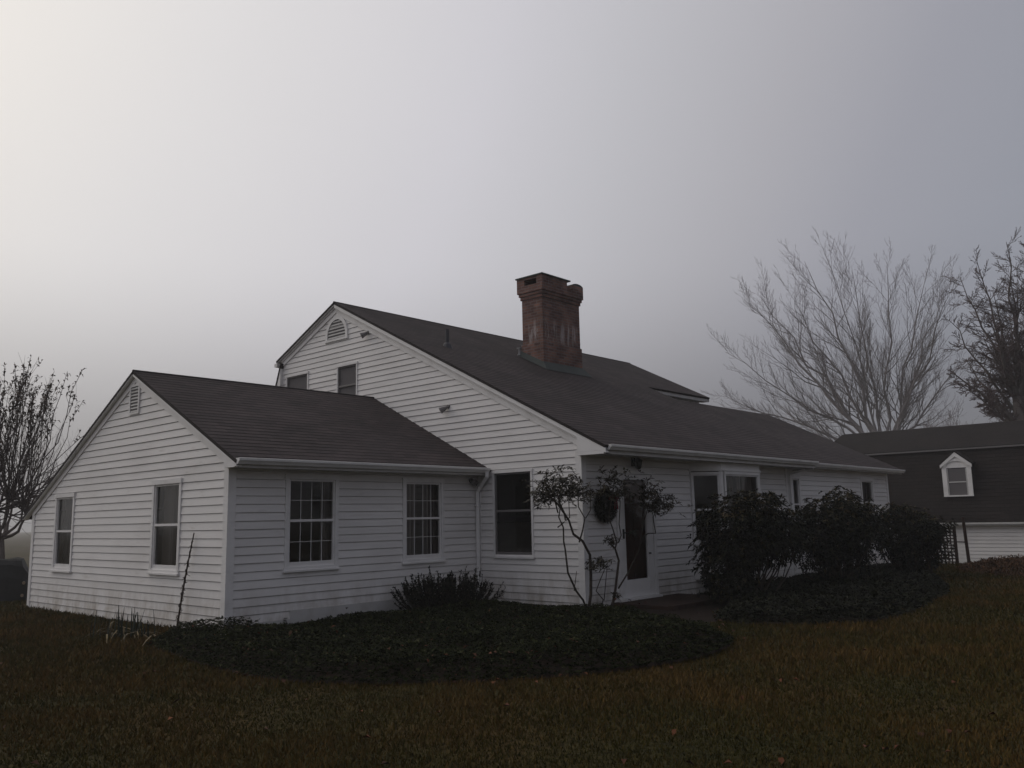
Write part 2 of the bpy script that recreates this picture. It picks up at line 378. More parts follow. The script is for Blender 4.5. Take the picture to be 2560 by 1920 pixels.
def roofplane(mb, e0, e1, r1, r0, th=.05, exposure=.145, lip=.005):
    """shingled slab: e0->e1 along the eave, r0->r1 along the ridge"""
    e0, e1, r1, r0 = map(Vector, (e0, e1, r1, r0))
    nrm = (e1-e0).cross(r0-e0).normalized()
    if nrm.z < 0: nrm = -nrm
    Ls = (r0-e0).length; n = max(1, round(Ls/exposure)); W_ = (e1-e0).length; wr = (r1-r0).length
    for i in range(n):
        a, b = i/n, (i+1)/n
        A0, A1 = e0.lerp(r0, a), e1.lerp(r1, a); B0, B1 = e0.lerp(r0, b), e1.lerp(r1, b)
        o0 = nrm*(lip+.001); o1 = nrm*.001
        ua = e0.x if abs(e1.x-e0.x) > abs(e1.y-e0.y) else e0.y
        uv = [(ua, i*.145+.002), (ua+W_, i*.145+.002), (ua+W_, i*.145+.143), (ua, i*.145+.143)]
        mb.face([A0+o0, A1+o0, B1+o1, B0+o1], uv)
        mb.face([A0, A1, A1+o0, A0+o0], [(ua, i*.145)]*4)
    d = nrm*th
    mb.face([e0-d, r0-d, r1-d, e1-d]); mb.face([e0-d, e1-d, e1, e0]); mb.face([r0-d, r0, r1, r1-d])
    mb.face([e0-d, e0+nrm*lip, r0+nrm*.002, r0-d]); mb.face([e1-d, r1-d, r1+nrm*.002, e1+nrm*lip])

# ------------------------------------------------------------------ terrain
def sstep(a, b, x):
    t = np.clip((x-a)/(b-a), 0, 1); return t*t*(3-2*t)
def gz(x, y):
    x = np.asarray(x, float); y = np.asarray(y, float)
    d = np.hypot(x+2, y-1)
    z = -1.15*sstep(15.5, 21.5, x+.25*y)*sstep(70, 40, d)
    z = z-1.2*sstep(26, 70, d)*sstep(-5, 15, -x+.4*y)
    z = z+.035*np.sin(x*.9+y*.4)*np.sin(y*.7-x*.3)*sstep(1.0, 4, np.hypot(np.maximum(np.abs(x-4)-10, 0), np.maximum(np.abs(y-5)-6, 0)))
    return z
def ground():
    g = np.concatenate([-np.geomspace(700, 26, 26), np.linspace(-25, 35, 121), np.geomspace(36, 700, 26)])
    X, Y = np.meshgrid(g, g, indexing='ij'); Z = gz(X, Y)
    n = len(g); V = np.stack([X, Y, Z], -1).reshape(-1, 3)
    i = np.arange(n*n).reshape(n, n)
    F = np.stack([i[:-1, :-1], i[1:, :-1], i[1:, 1:], i[:-1, 1:]], -1).reshape(-1, 4)
    o = npmesh('lawn_ground', V, F, M['ground']); o['kind'] = 'structure'
    return o
ground()

# ------------------------------------------------------------------ the house
house = thing('white_house', 'white clapboard house with dark shingled roofs, low front wing and tall brick chimney', 'house')
L, WY, GY = 5.468, 2.622, 10.64
FW = Fr((-L, 0, 0), (0, 1, 0), (-1, 0, 0))       # wing gable
FS = Fr((0, WY, 0), (1, 0, 0), (0, -1, 0))       # wing side
FM = Fr((0, 0, 0), (0, 1, 0), (-1, 0, 0))        # main gable
FE = Fr((0, 0, 0), (1, 0, 0), (0, -1, 0))        # main eave wall
BAY0, BAY1 = Vector((3.73, 0, 0)), Vector((4.33, -.45, 0))
FB = Fr(BAY0, (BAY1-BAY0).normalized(), Vector((-.45, -.6, 0)).normalized())
FC = Fr((0, -.45, 0), (1, 0, 0), (0, -1, 0))

WR = (5.93, 4.45)        # wing ridge (y, z)
wing_r = lambda y: WR[1]-(WR[1]-2.62)/(WR[0]-2.28)*(WR[0]-y)      # right slope
wing_l = lambda y: WR[1]-(WR[1]-1.9)/(10.97-WR[0])*(y-WR[0])
def out_wing(z):
    z += .06
    l, r = WY, GY
    s1 = (WR[1]-2.62)/(WR[0]-2.28); s2 = (WR[1]-1.9)/(10.97-WR[0])
    l = max(l, WR[0]-(WR[1]-z)/s1); r = min(r, WR[0]+(WR[1]-z)/s2)
    return (min(l, WR[0]), max(r, WR[0]))
MR = (7.352, 6.965); MS = .51
main_f = lambda y: MR[1]-MS*(MR[0]-y)
KN = (9.81, 5.84)
def out_main(z):
    z += .06
    l = max(0, MR[0]-(MR[1]-z)/MS)
    s2 = (MR[1]-KN[1])/(KN[0]-MR[0])
    if z > 5.74: r = MR[0]+(MR[1]-z)/s2
    else: r = 9.70+(5.74-z)/2.7
    return (min(l, MR[0]), max(min(r, 11.2), MR[0]))

H = {}   # window holes per wall: x0,x1,z0,z1 (glass)
WIN_W = [(8.53, 9.35, .91, 2.245, 1.574), (4.16, 5.04, .975, 2.335, 1.656)]
WIN_S = [(-4.40, -3.50, 1.0, 2.35, 1.68), (-1.917, -1.04, 1.0, 2.34, 1.68)]
WIN_M = [(1.198, 2.145, .988, 2.52, 1.79)]
WIN_U = [(8.56, 9.45, 4.05, 5.355, 4.72), (6.57, 7.28, 4.05, 5.335, 4.86)]
WIN_E = [(8.80, 9.16, 1.25, 2.50, 1.85), (13.55, 14.4, 1.3, 2.53, 1.9)]
grow = lambda w, e=.03: (w[0]-e, w[1]+e, w[2]-e, w[3]+e)

mb = MB(); siding(mb, FW, 0, WR[1]-.1, out_wing, [grow(w) for w in WIN_W], seed=1)
mb.build('wall', M['siding'], house)
mb = MB(); siding(mb, FS, .13, 2.52, lambda z: (-L, 0), [grow(w) for w in WIN_S], seed=2)
mb.build('wall', M['siding'], house)
mb = MB(); mb.face([(0, GY, -.2), (-L, GY, -.2), (-L, GY, 2.05), (0, GY, 2.05)])
mb.build('wall', M['siding'], house)
mb = MB(); siding(mb, FM, 0, MR[1]-.12, out_main, [grow(w) for w in WIN_M+WIN_U], seed=3)
mb.build('wall', M['siding'], house)
mb = MB()
siding(mb, FE, 0, 2.82, lambda z: (0, 15.74), [(1.0, 2.32, .12, 2.52), (3.73, 6.72, .3, 2.82)]+[grow(w) for w in WIN_E], seed=4)
mb.build('wall', M['siding'], house); mb = MB()
# hidden far walls, upper body front wall above the lower extension
mb.face([(15.74, 0, -.2), (15.74, 8, -.2), (15.74, 8, 3.2), (15.74, 4.1, 5.05), (15.74, 0, 3.05)])
mb.face([(12.3, 4.55, 2), (12.3, 11.2, 0), (12.3, 11.2, 2.6), (12.3, 9.7, 5.74), (12.3, MR[0], MR[1]-.06), (12.3, 4.55, 5.5)])
mb.face([(0, 11.2, -.2), (12.3, 11.2, -.2), (12.3, 11.2, 2.6), (0, 11.2, 2.6)])
siding(mb, Fr((0, 4.55, 0), (1, 0, 0), (0, -1, 0)), 4.6, 5.42, lambda z: (8.8, 12.3), seed=5)
mb.face([(12.3, 8, -.2), (15.74, 8, -.2), (15.74, 8, 3.2), (12.3, 8, 3.2)])
mb.build('wall', M['siding'], house)

# foundation and base courses
mb = MB()
mb.box((-L+.01, WY+.012, -.5), (0.0, WY+.1, .135))
mb.box((-L+.012, WY, -.5), (-L+.1, GY, .0)); mb.box((.012, 0, -.5), (.1, WY, .0)); mb.box((0, .012, -.5), (15.7, .1, .0))
mb.build('foundation', M['foundation'], house)
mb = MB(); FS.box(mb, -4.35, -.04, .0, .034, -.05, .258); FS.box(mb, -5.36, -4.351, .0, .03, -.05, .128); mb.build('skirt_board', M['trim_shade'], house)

# corner boards, frieze, rake boards, soffits
def corner(x, y, z0, z1, sx_, sy_, w=.105, t=.03):
    """an L of two boards at an outside corner; faces look towards sx_, sy_"""
    mb = MB(); x0 = x+sx_*t; y0 = y+sy_*t
    a = sorted((x0, x-sx_*w)); b = sorted((y0, y-sy_*.0)); mb.box((a[0], b[0], z0), (a[1], b[1], z1))
    a = sorted((x0, x)); b = sorted((y, y-sy_*w)); mb.box((a[0], b[0], z0), (a[1], b[1], z1-.002))
    mb.build('corner_board', M['trim'], house)
corner(-L, WY, .0, 2.55, -1, -1)
corner(-L, GY, -.02, 1.98, -1, 1)
corner(0, 0, -.02, 2.83, -1, -1)
corner(15.74, 0, -.1, 2.85, 1, -1)
mb = MB(); mb.box((8.40, -.03, 0), (8.50, -.001, 2.83)); mb.build('corner_board', M['trim'], house)
mb = MB(); mb.box((-.03, WY-.09, .1), (-.003, WY-.002, 2.62))     # inside corner strip
mb.build('corner_board', M['trim'], house)

def slopeboard(mb, X0, X1, ya, za, yb, zb, h, drop):
    """board following a slope between (ya,za)-(yb,zb), its top 'drop' below the line"""
    mb.hexa([(X0, ya, za-drop-h), (X1, ya, za-drop-h), (X1, yb, zb-drop-h), (X0, yb, zb-drop-h), (X0, ya, za-drop), (X1, ya, za-drop), (X1, yb, zb-drop), (X0, yb, zb-drop)])
mb = MB()
# main rakes
yE, zE = -.64, main_f(-.64)
slopeboard(mb, -.115, -.09, yE, zE, MR[0], MR[1], .085, .052)
slopeboard(mb, -.04, -.003, -.02, main_f(-.02), MR[0], MR[1], .17, .136)
slopeboard(mb, -.09, -.003, yE, zE, MR[0], MR[1], .018, .115)
slopeboard(mb, -.07, -.0402, -.02, main_f(-.02), MR[0], MR[1], .04, .136)
s2 = (MR[1]-KN[1])/(KN[0]-MR[0])
slopeboard(mb, -.115, -.105, MR[0], MR[1], KN[0], KN[1], .02, .052)
slopeboard(mb, -.04, -.003, MR[0], MR[1], KN[0]-.15, KN[1]+.07, .15, .085)
slopeboard(mb, -.105, -.003, MR[0], MR[1], KN[0]-.05, KN[1]+.03, .014, .06)
slopeboard(mb, -.07, -.0402, MR[0], MR[1], KN[0]-.15, KN[1]+.07, .035, .085)
slopeboard(mb, -.10, -.003, 9.66, 5.70, 11.3, 1.3, .5, .0)
# eave return box at the near corner
mb.box((-.112, -.60, 2.74), (.05, -.003, 2.80))
mb.hexa([(-.113, -.60, 2.802), (.0, -.60, 2.802), (.0, -.01, 2.802), (-.113, -.01, 2.802), (-.113, -.60, 2.84), (.0, -.60, 2.84), (.0, -.01, 3.10), (-.113, -.01, 3.10)])
mb.build('rake_board', M['trim'], house)
mb = MB()
# wing rakes
slopeboard(mb, -L-.10, -L-.08, 2.26, wing_r(2.26), WR[0], WR[1], .06, .045)
slopeboard(mb, -L-.035, -L-.003, 2.60, wing_r(2.60), WR[0], WR[1], .14, .105)
slopeboard(mb, -L-.08, -L-.003, 2.26, wing_r(2.26), WR[0], WR[1], .014, .088)
slopeboard(mb, -L-.105, -L-.095, WR[0], WR[1], 10.97, wing_l(10.97), .018, .052)
slopeboard(mb, -L-.035, -L-.003, WR[0], WR[1], 10.66, wing_l(10.66), .11, .082)
slopeboard(mb, -L-.095, -L-.003, WR[0], WR[1], 10.97, wing_l(10.97), .012, .058)
mb.box((-L-.1, 2.30, 2.50), (-L-.003, 2.62, 2.535))
mb.hexa([(-L-.098, 2.30, 2.536), (-L-.004, 2.30, 2.536), (-L-.004, 2.63, 2.536), (-L-.098, 2.63, 2.536), (-L-.098, 2.30, 2.56), (-L-.004, 2.30, 2.56), (-L-.004, 2.63, 2.70), (-L-.098, 2.63, 2.70)])
mb.build('rake_board', M['trim'], house)
mb = MB()
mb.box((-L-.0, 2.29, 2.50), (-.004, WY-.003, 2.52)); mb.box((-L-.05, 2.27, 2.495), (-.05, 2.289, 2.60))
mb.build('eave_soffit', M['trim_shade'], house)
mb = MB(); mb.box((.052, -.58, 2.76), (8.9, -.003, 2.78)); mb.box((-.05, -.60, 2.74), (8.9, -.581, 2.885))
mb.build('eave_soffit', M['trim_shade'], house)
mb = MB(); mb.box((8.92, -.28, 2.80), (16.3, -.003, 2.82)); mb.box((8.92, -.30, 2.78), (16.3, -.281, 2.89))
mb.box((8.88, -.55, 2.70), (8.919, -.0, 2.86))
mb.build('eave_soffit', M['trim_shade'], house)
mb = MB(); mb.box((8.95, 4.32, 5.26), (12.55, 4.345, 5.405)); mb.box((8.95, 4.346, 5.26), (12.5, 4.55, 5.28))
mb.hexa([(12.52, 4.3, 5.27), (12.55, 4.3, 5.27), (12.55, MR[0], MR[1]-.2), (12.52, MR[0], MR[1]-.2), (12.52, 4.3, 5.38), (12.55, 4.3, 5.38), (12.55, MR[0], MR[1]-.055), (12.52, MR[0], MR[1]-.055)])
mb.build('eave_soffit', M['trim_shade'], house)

# roofs
mb = MB(); roofplane(mb, (-L-.11, 2.24, wing_r(2.24)), (0, 2.24, wing_r(2.24)), (0, *WR), (-L-.11, *WR))
roofplane(mb, (0, 11.0, wing_l(11.0)), (-L-.11, 11.0, wing_l(11.0)), (-L-.11, *WR), (0, *WR))
mb.tube([(-L-.11, WR[0], WR[1]-.012), (0, WR[0], WR[1]-.012)], .035, 8)
mb.build('roof', M['roof'], house, uvs=True)
mb = MB()
roofplane(mb, (-.125, -.645, main_f(-.645)), (8.9, -.645, main_f(-.645)), (8.9, 4.28, main_f(4.28)), (-.125, 4.28, main_f(4.28)))
roofplane(mb, (-.125, 4.28, main_f(4.28)), (12.56, 4.28, main_f(4.28)), (12.56, *MR), (-.125, *MR))
roofplane(mb, (12.56, 9.84, KN[1]-.014), (-.125, 9.84, KN[1]-.014), (-.125, *MR), (12.56, *MR))
roofplane(mb, (12.4, 11.35, 1.25), (-.11, 11.35, 1.25), (-.11, 9.66, 5.76), (12.4, 9.66, 5.76))
mb.tube([(-.125, MR[0], MR[1]-.012), (12.56, MR[0], MR[1]-.012)], .035, 8)
main_roof = mb.build('roof', M['roof'], house, uvs=True)
mb = MB()
EXR = (4.1, 5.11)
roofplane(mb, (8.905, -.33, 2.90), (16.4, -.33, 2.90), (16.4, *EXR), (8.905, *EXR))
roofplane(mb, (16.4, 8.3, 3.0), (12.3, 8.3, 3.0), (12.3, *EXR), (16.4, *EXR))
mb.build('roof', M['roof'], house, uvs=True)

# gutters and downspouts
def gutter(x0, x1, y, z):
    """open K-style gutter along x; y = back edge, z = top"""
    prof = [(0, 0), (0, -.09), (-.055, -.09), (-.075, -.06), (-.10, -.035), (-.105, 0), (-.092, .004), (-.092, -.02), (-.085, -.05), (-.05, -.08), (-.008, -.08), (-.008, 0)]
    mb = MB(); n = len(prof)
    for i in range(n):
        a, b = prof[i], prof[(i+1) % n]
        mb.face([(x0, y+a[0], z+a[1]), (x1, y+a[0], z+a[1]), (x1, y+b[0], z+b[1]), (x0, y+b[0], z+b[1])])
    for X in (x0, x1):
        mb.face([(X, y, z), (X, y, z-.09), (X, y-.055, z-.09), (X, y-.075, z-.06), (X, y-.10, z-.035), (X, y-.105, z)])
    k = int((x1-x0)/1.2)
    for i in range(1, k): mb.box((x0+i*(x1-x0)/k-.01, y-.1, z-.006), (x0+i*(x1-x0)/k+.01, y, z+.002))
    return mb.build('gutter', M['trim'], house)
gutter(-L-.10, -.10, 2.268, 2.632)
gutter(-.02, 8.9, -.603, 2.90)
gutter(8.92, 16.35, -.302, 2.905)
mb = MB(); mb.box((-.13, 9.78, KN[1]-.16), (12.5, 9.90, KN[1]-.07)); mb.build('gutter', M['trim'], house)
mb = MB()
mb.tube([(-.16, 2.21, 2.56), (-.16, 2.21, 2.47), (-.085, 2.47, 2.28), (-.085, 2.55, 2.18), (-.085, 2.555, .25), (-.085, 2.45, .12)], [.046]*6, 4)
for z in (.7, 1.9): mb.box((-.135, 2.52, z), (-.035, 2.60, z+.03))
mb.build('downspout', M['trim'], house)
mb = MB()
mb.tube([(8.95, -.36, 2.82), (8.95, -.36, 2.74), (8.56, -.07, 2.60), (8.56, -.065, .2)], .035, 4)
mb.build('downspout', M['trim'], house)

# windows
def window(fr, w, rail=True, grid=None, curtain=None, screen=False, casing=.075, sill=.11, thin=False, proud=.034, name='window', sashmat='trim'):
    x0, x1, z0, z1, zr = w
    wd = bpy.data.objects.new(name, None); COL.objects.link(wd); wd.parent = house; wd.empty_display_size = .1
    mb = MB(); c = casing
    fr.box(mb, x0-c, x0-.004, -.02, proud, z0-.06, z1+.004)
    fr.box(mb, x1+.004, x1+c, -.02, proud, z0-.06, z1+.004)
    fr.box(mb, x0-c-(.012), x1+c+.012, -.02, proud+.012, z1+.0042, z1+c+.01)
    if not thin:
        fr.box(mb, x0-c-.01, x1+c+.01, -.02, proud+.006, z0-sill, z0-.061)
        fr.box(mb, x0-c-.03, x1+c+.03, -.02, proud+.035, z0-sill-.03, z0-sill-.0004)
    else:
        fr.box(mb, x0-c-.01, x1+c+.01, -.02, proud+.02, z0-.1, z0-.061)
    fr.box(mb, x0-.03, x1+.03, -.09, -.021, z0-.06, z0-.0)       # stool inside
    mb.build('frame', M['trim'], wd)
    mb = MB(); s_ = .028; dd = .012
    fr.box(mb, x0-.0035, x0+s_, -.03, dd, z0-.06, z1); fr.box(mb, x1-s_, x1+.0035, -.03, dd, z0-.06, z1)
    fr.box(mb, x0+s_+.0005, x1-s_-.0005, -.03, dd-.001, z1-s_, z1); fr.box(mb, x0+s_+.0005, x1-s_-.0005, -.03, dd-.001, z0-.06, z0+s_*.6)
    if rail: fr.box(mb, x0+s_+.0005, x1-s_-.0005, -.028, dd+.004, zr-.02, zr+.02)
    if grid:
        nx, ny = grid
        for (a, b) in ((z0+s_*.6, zr-.02), (zr+.02, z1-s_)):
            for i in range(1, nx):
                X = x0+s_+(x1-x0-2*s_)*i/nx; fr.box(mb, X-.0036, X+.0036, -.016, -.006, a, b)
            for j in range(1, ny):
                Z = a+(b-a)*j/ny; fr.box(mb, x0+s_, x1-s_, -.0165, -.0055, Z-.0036, Z+.0036)
    mb.build('sash', M[sashmat], wd)
    mb = MB()
    q = [fr.p(x0, -.02, z0-.02), fr.p(x1, -.02, z0-.02), fr.p(x1, -.02, z1), fr.p(x0, -.02, z1)]
    mb.face(q if fr.ux.cross(Vector((0, 0, 1))).dot(fr.n) > 0 else q[::-1])
    mb.build('pane', M['screen'] if screen else M['glass'], wd)
    if curtain:
        mb = MB(); m_, lo, parts = curtain
        rng = random.Random(int(x0*100))
        for (a, b) in parts:
            A, B = x0+(x1-x0)*a, x0+(x1-x0)*b; n = max(6, int((B-A)/.012)); ph = rng.uniform(0, 6)
            pr = []
            for i in range(n+1):
                X = A+(B-A)*i/n; D = -.17+.028*math.sin(X*58+ph)+.012*math.sin(X*131+ph*2); pr.append((X, D))
            for (p, q) in zip(pr[:-1], pr[1:]):
                mb.face([fr.p(p[0], p[1], z0-.2+lo*(z1-z0)), fr.p(q[0], q[1], z0-.2+lo*(z1-z0)), fr.p(q[0], q[1], z1+.03), fr.p(p[0], p[1], z1+.03)])
        mb.build('curtain', m_, wd)
    return wd
window(FW, WIN_W[0], curtain=(M['curtain_grey'], 0, [(-.05, 1.05)]))
window(FW, WIN_W[1], curtain=(M['curtain'], 0, [(-.05, .30), (.52, 1.05)]))
window(FS, WIN_S[0], grid=(4, 2), curtain=(M['curtain'], 0, [(-.05, .16), (.80, 1.05)]))
window(FS, WIN_S[1], grid=(4, 2), curtain=(M['curtain'], 0, [(-.05, .42), (.70, 1.05)]))
window(FM, WIN_M[0], casing=.045, thin=True, sashmat='fixture')
for w in WIN_U: window(FM, w, screen=True, casing=.045, thin=True, sashmat='fixture')
window(FE, WIN_E[0], casing=.1); window(FE, WIN_E[1], casing=.1, curtain=(M['curtain_grey'], 0, [(0, 1)]))

# angled bay window
mb = MB()
bl = (BAY1-BAY0).length
for (fr, a, b) in ((FB, 0, bl), (FC, 4.33, 6.12)):
    cs = .06
    fr.box(mb, a-.0, b+.0, -.05, 0, .3, 1.05); fr.box(mb, a, b, -.05, 0, 2.555, 2.775)
    fr.box(mb, a, a+cs, -.05, 0, 1.05, 2.555); fr.box(mb, b-cs, b, -.05, 0, 1.05, 2.555)
    fr.box(mb, a-.01, b+.01, .0005, .03, 2.565, 2.60)
FD = Fr((6.12, -.45, 0), Vector((.6, .45, 0)).normalized(), Vector((.45, -.6, 0)).normalized())
FD.box(mb, 0, .75, -.05, 0, .3, 2.775)
mb.face([(3.73, 0, .3), (4.33, -.45, .3), (6.12, -.45, .3), (6.72, 0, .3)])
mb.build('bay_wall', M['trim'], house)
window(FB, (.075, bl-.075, 1.10, 2.49, 1.745), casing=.035, proud=.022, thin=True)
window(FC, (4.47, 5.99, 1.10, 2.49, 1.75), casing=.05, proud=.022, thin=True, grid=None, curtain=(M['curtain'], .28, [(0, .24), (.34, .44), (.52, .60), (.68, .99)]))

# front door
door = bpy.data.objects.new('door', None); COL.objects.link(door); door.parent = house; door.empty_display_size = .2
mb = MB()
FE.box(mb, 1.0, 1.10, -.02, .045, .12, 2.45); FE.box(mb, 2.22, 2.32, -.02, .045, .12, 2.45); FE.box(mb, .98, 2.34, -.02, .055, 2.4505, 2.56)
FE.box(mb, .96, 2.36, -.1, .10, .075, .1195)
mb.build('frame', M['trim'], door)
mb = MB()
FE.box(mb, 1.105, 1.27, -.01, .03, .125, 2.44); FE.box(mb, 2.0, 2.215, -.01, .03, .125, 2.44)
FE.box(mb, 1.2705, 1.9995, -.01, .029, .125, .45); FE.box(mb, 1.2705, 1.9995, -.01, .029, 2.34, 2.44)
mb.build('storm_door', M['trim'], door)
mb = MB(); mb.face([FE.p(1.265, .0, .445), FE.p(2.005, .0, .445), FE.p(2.005, .0, 2.345), FE.p(1.265, .0, 2.345)])
mb.build('pane', M['glass'], door)
mb = MB()
FE.box(mb, 1.10, 2.22, -.12, -.08, .12, 2.45)
for (x0, x1) in ((1.30, 1.62), (1.70, 1.98)):
    for (z0, z1) in ((.5, 1.0), (1.15, 1.75), (1.85, 2.25)): FE.box(mb, x0, x1, -.0795, -.068, z0, z1)
mb.build('inner_door', M['door'], door)
mb = MB()
FE.box(mb, 1.175, 1.225, .03, .042, 1.22, 1.40); mb.tube([FE.p(1.2, .042, 1.33), FE.p(1.2, .09, 1.33), FE.p(1.25, .09, 1.30)], .012, 6)
mb.build('handle', M['black'], door); mb = MB()
mb.tube([FE.p(2.05, .03, .92), FE.p(2.05, .075, .92)], .016, 6)
mb.build('handle', M['black'], door)

# wall lantern above the door, flood lights, vents, hose tap
mb = MB()
c = FE.p(1.62, 0, 2.68)
FE.box(mb, 1.57, 1.67, .02, .05, 2.60, 2.78)
mb.tube([FE.p(1.62, .05, 2.76), FE.p(1.62, .11, 2.79), FE.p(1.62, .15, 2.75)], .012, 6)
mb.tube([FE.p(1.62, .15, 2.755), FE.p(1.62, .15, 2.73), FE.p(1.62, .15, 2.69)], [.02, .06, .095], 6)
mb.tube([FE.p(1.62, .15, 2.69), FE.p(1.62, .15, 2.56), FE.p(1.62, .15, 2.53)], [.08, .055, .03], 6)
mb.build('wall_lantern', M['black'], house)
def flood(fr, x, z, s=1.0, tilt=-.5):
    mb = MB()
    mb.tube([fr.p(x, .0, z+.04), fr.p(x, .04, z+.04)], .05*s, 10)
    a = fr.p(x, .045, z+.03); d = (fr.n*.75+Vector((0, 0, tilt))+fr.ux*.55).normalized()
    mb.tube([a, a+d*.05*s, a+d*.10*s, a+d*.2*s], [.035*s, .045*s, .06*s, .085*s], 10)
    return mb.build('flood_light', M['fixture'], house, smooth=False)
flood(FM, 6.12, 5.98, .85); flood(FM, 3.44, 3.95, .85)
mb = MB()
mb.tube([FS.p(-.22, 0, 2.40), FS.p(-.22, .05, 2.40)], .05, 10); mb.tube([FS.p(-.22, .05, 2.40), FS.p(-.24, .14, 2.36)], [.03, .07], 10); mb.tube([FS.p(-.2, .05, 2.39), FS.p(-.16, .13, 2.33)], [.03, .06], 10)
mb.build('flood_light', M['fixture'], house)
mb = MB(); mb.tube([FS.p(-4.46, .0, .12), FS.p(-4.46, .08, .12), FS.p(-4.46, .11, .07)], .014, 6); mb.tube([FS.p(-4.46, .07, .15), FS.p(-4.46, .07, .16)], .03, 8)
mb.build('hose_tap', M['fixture'], house)
# arched louvre vent
vent = bpy.data.objects.new('arched_vent', None); COL.objects.link(vent); vent.parent = house; vent.empty_display_size = .1
def arch(w, n=16, zc=0.0):
    return [(math.cos(math.pi*i/n)*w, math.sin(math.pi*i/n)*w) for i in range(n+1)]
VY, VZ, RO, RI = 7.35, 6.14, .44, .36
mb = MB(); po = [(RO, -.07)]+arch(RO)+[(-RO, -.07)]; pi_ = [(RI, -.07)]+arch(RI)+[(-RI, -.07)]
vh = 1.12
for (a, b, c, d) in zip(po[:-1], po[1:], pi_[:-1], pi_[1:]):
    q = lambda p, dd: FM.p(VY+p[0], dd, VZ+max(p[1], -.07)*vh)
    mb.face([q(a, .045), q(b, .045), q(d, .045), q(c, .045)]); mb.face([q(a, .0), q(b, .0), q(b, .045), q(a, .045)]); mb.face([q(c, .0), q(c, .045), q(d, .045), q(d, .0)])
FM.box(mb, VY-RO-.02, VY+RO+.02, 0, .055, VZ-.13, VZ-.075)
mb.build('frame', M['trim'], vent)
mb = MB()
for i in range(6):
    z = VZ-.06+i*.078; hw = math.sqrt(max(0, RI**2-(max(0, z-VZ+.03)/vh)**2))
    if hw > .05: mb.hexa([FM.p(VY-hw, .026, z), FM.p(VY+hw, .026, z), FM.p(VY+hw, .034, z+.006), FM.p(VY-hw, .034, z+.006), FM.p(VY-hw, .022, z+.034), FM.p(VY+hw, .022, z+.034), FM.p(VY+hw, .03, z+.04), FM.p(VY-hw, .03, z+.04)])
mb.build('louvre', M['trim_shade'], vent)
mb = MB(); mb.face([FM.p(VY+p[0], .0215, VZ+p[1]*vh) for p in [(RI, -.07)]+arch(RI)+[(-RI, -.07)]])
mb.build('backing', M['screen'], vent)
vent = bpy.data.objects.new('gable_vent', None); COL.objects.link(vent); vent.parent = house; vent.empty_display_size = .1
mb = MB()
FW.box(mb, 5.78, 5.825, 0, .04, 3.66, 4.21); FW.box(mb, 6.135, 6.18, 0, .04, 3.66, 4.21); FW.box(mb, 5.8255, 6.1345, 0, .04, 4.17, 4.21); FW.box(mb, 5.8255, 6.1345, 0, .04, 3.66, 3.69)
mb.build('frame', M['trim'], vent)
mb = MB()
for i in range(8):
    z = 3.695+i*.06; mb.hexa([FW.p(5.826, .024, z), FW.p(6.134, .024, z), FW.p(6.134, .034, z+.006), FW.p(5.826, .034, z+.006), FW.p(5.826, .0225, z+.028), FW.p(6.134, .0225, z+.028), FW.p(6.134, .03, z+.034), FW.p(5.826, .03, z+.034)])
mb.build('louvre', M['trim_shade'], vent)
mb = MB(); mb.face([FW.p(5.826, .022, 3.69), FW.p(6.134, .022, 3.69), FW.p(6.134, .022, 4.17), FW.p(5.826, .022, 4.17)])
mb.build('backing', M['screen'], vent)

# roof pipes
mb = MB(); z = main_f(4.74)
mb.tube([(1.2, 4.74, z-.05), (1.2, 4.74, z+.42)], .045, 10); mb.tube([(1.2, 4.74, z-.08), (1.2, 4.74, z+.06), (1.2, 4.74, z+.1)], [.14, .09, .05], 10)
mb.build('vent_pipe', M['copper'], house)
mb = MB(); z = main_f(5.16)
mb.tube([(4.22, 5.16, z-.05), (4.22, 5.16, z+.2)], .03, 8); mb.box((4.17, 5.11, z+.2), (4.27, 5.21, z+.23)); mb.box((4.18, 5.12, z+.03), (4.26, 5.20, z+.06))
mb.build('vent_pipe', M['grey_metal'], house)

# chimney
ch = bpy.data.objects.new('chimney', None); COL.objects.link(ch); ch.parent = house; ch.empty_display_size = .3
CX0, CX1, CY0, CY1 = 4.34, 5.91, 4.44, 5.14
mb = MB()
mb.box((CX0-.03, CY0-.03, 5.0), (CX1+.03, CY1+.03, 6.16))
mb.box((CX0, CY0, 6.1605), (CX1, CY1, 7.36))
mb.box((CX0-.03, CY0-.03, 7.3605), (CX1+.03, CY1+.03, 7.45)); mb.box((CX0-.06, CY0-.06, 7.4505), (CX1+.06, CY1+.06, 7.53))
mb.box((CX0-.09, CY0-.09, 7.5305), (CX1+.09, CY1+.09, 7.72))
a, b = CX0-.09, CX1+.09; c0, c1 = CY0-.09, CY1+.09; zt = 7.7205
mb.box((a, c0, zt), (a+.22, c0+.2, 7.93)); mb.box((a, c1-.26, zt), (a+.22, c1, 7.93)); mb.box((a+.225, c0, zt), (a+1.05, c0+.2, 7.93)); mb.box((a+.225, c1-.2, zt), (a+1.05, c1, 7.93))
mb.box((a+.84, c0+.2005, zt), (a+1.05, c1-.2005, 7.93)); mb.box((a, c0+.2005, 7.87), (a+.22, c1-.2605, 7.93))
mb.box((b-.46, c0, zt), (b, c1, 7.88))
mb.build('shaft', M['brick'], ch, uvs=True)
mb = MB()
mb.box((a-.03, c0-.03, 7.931), (a+1.17, c1+.03, 7.965))
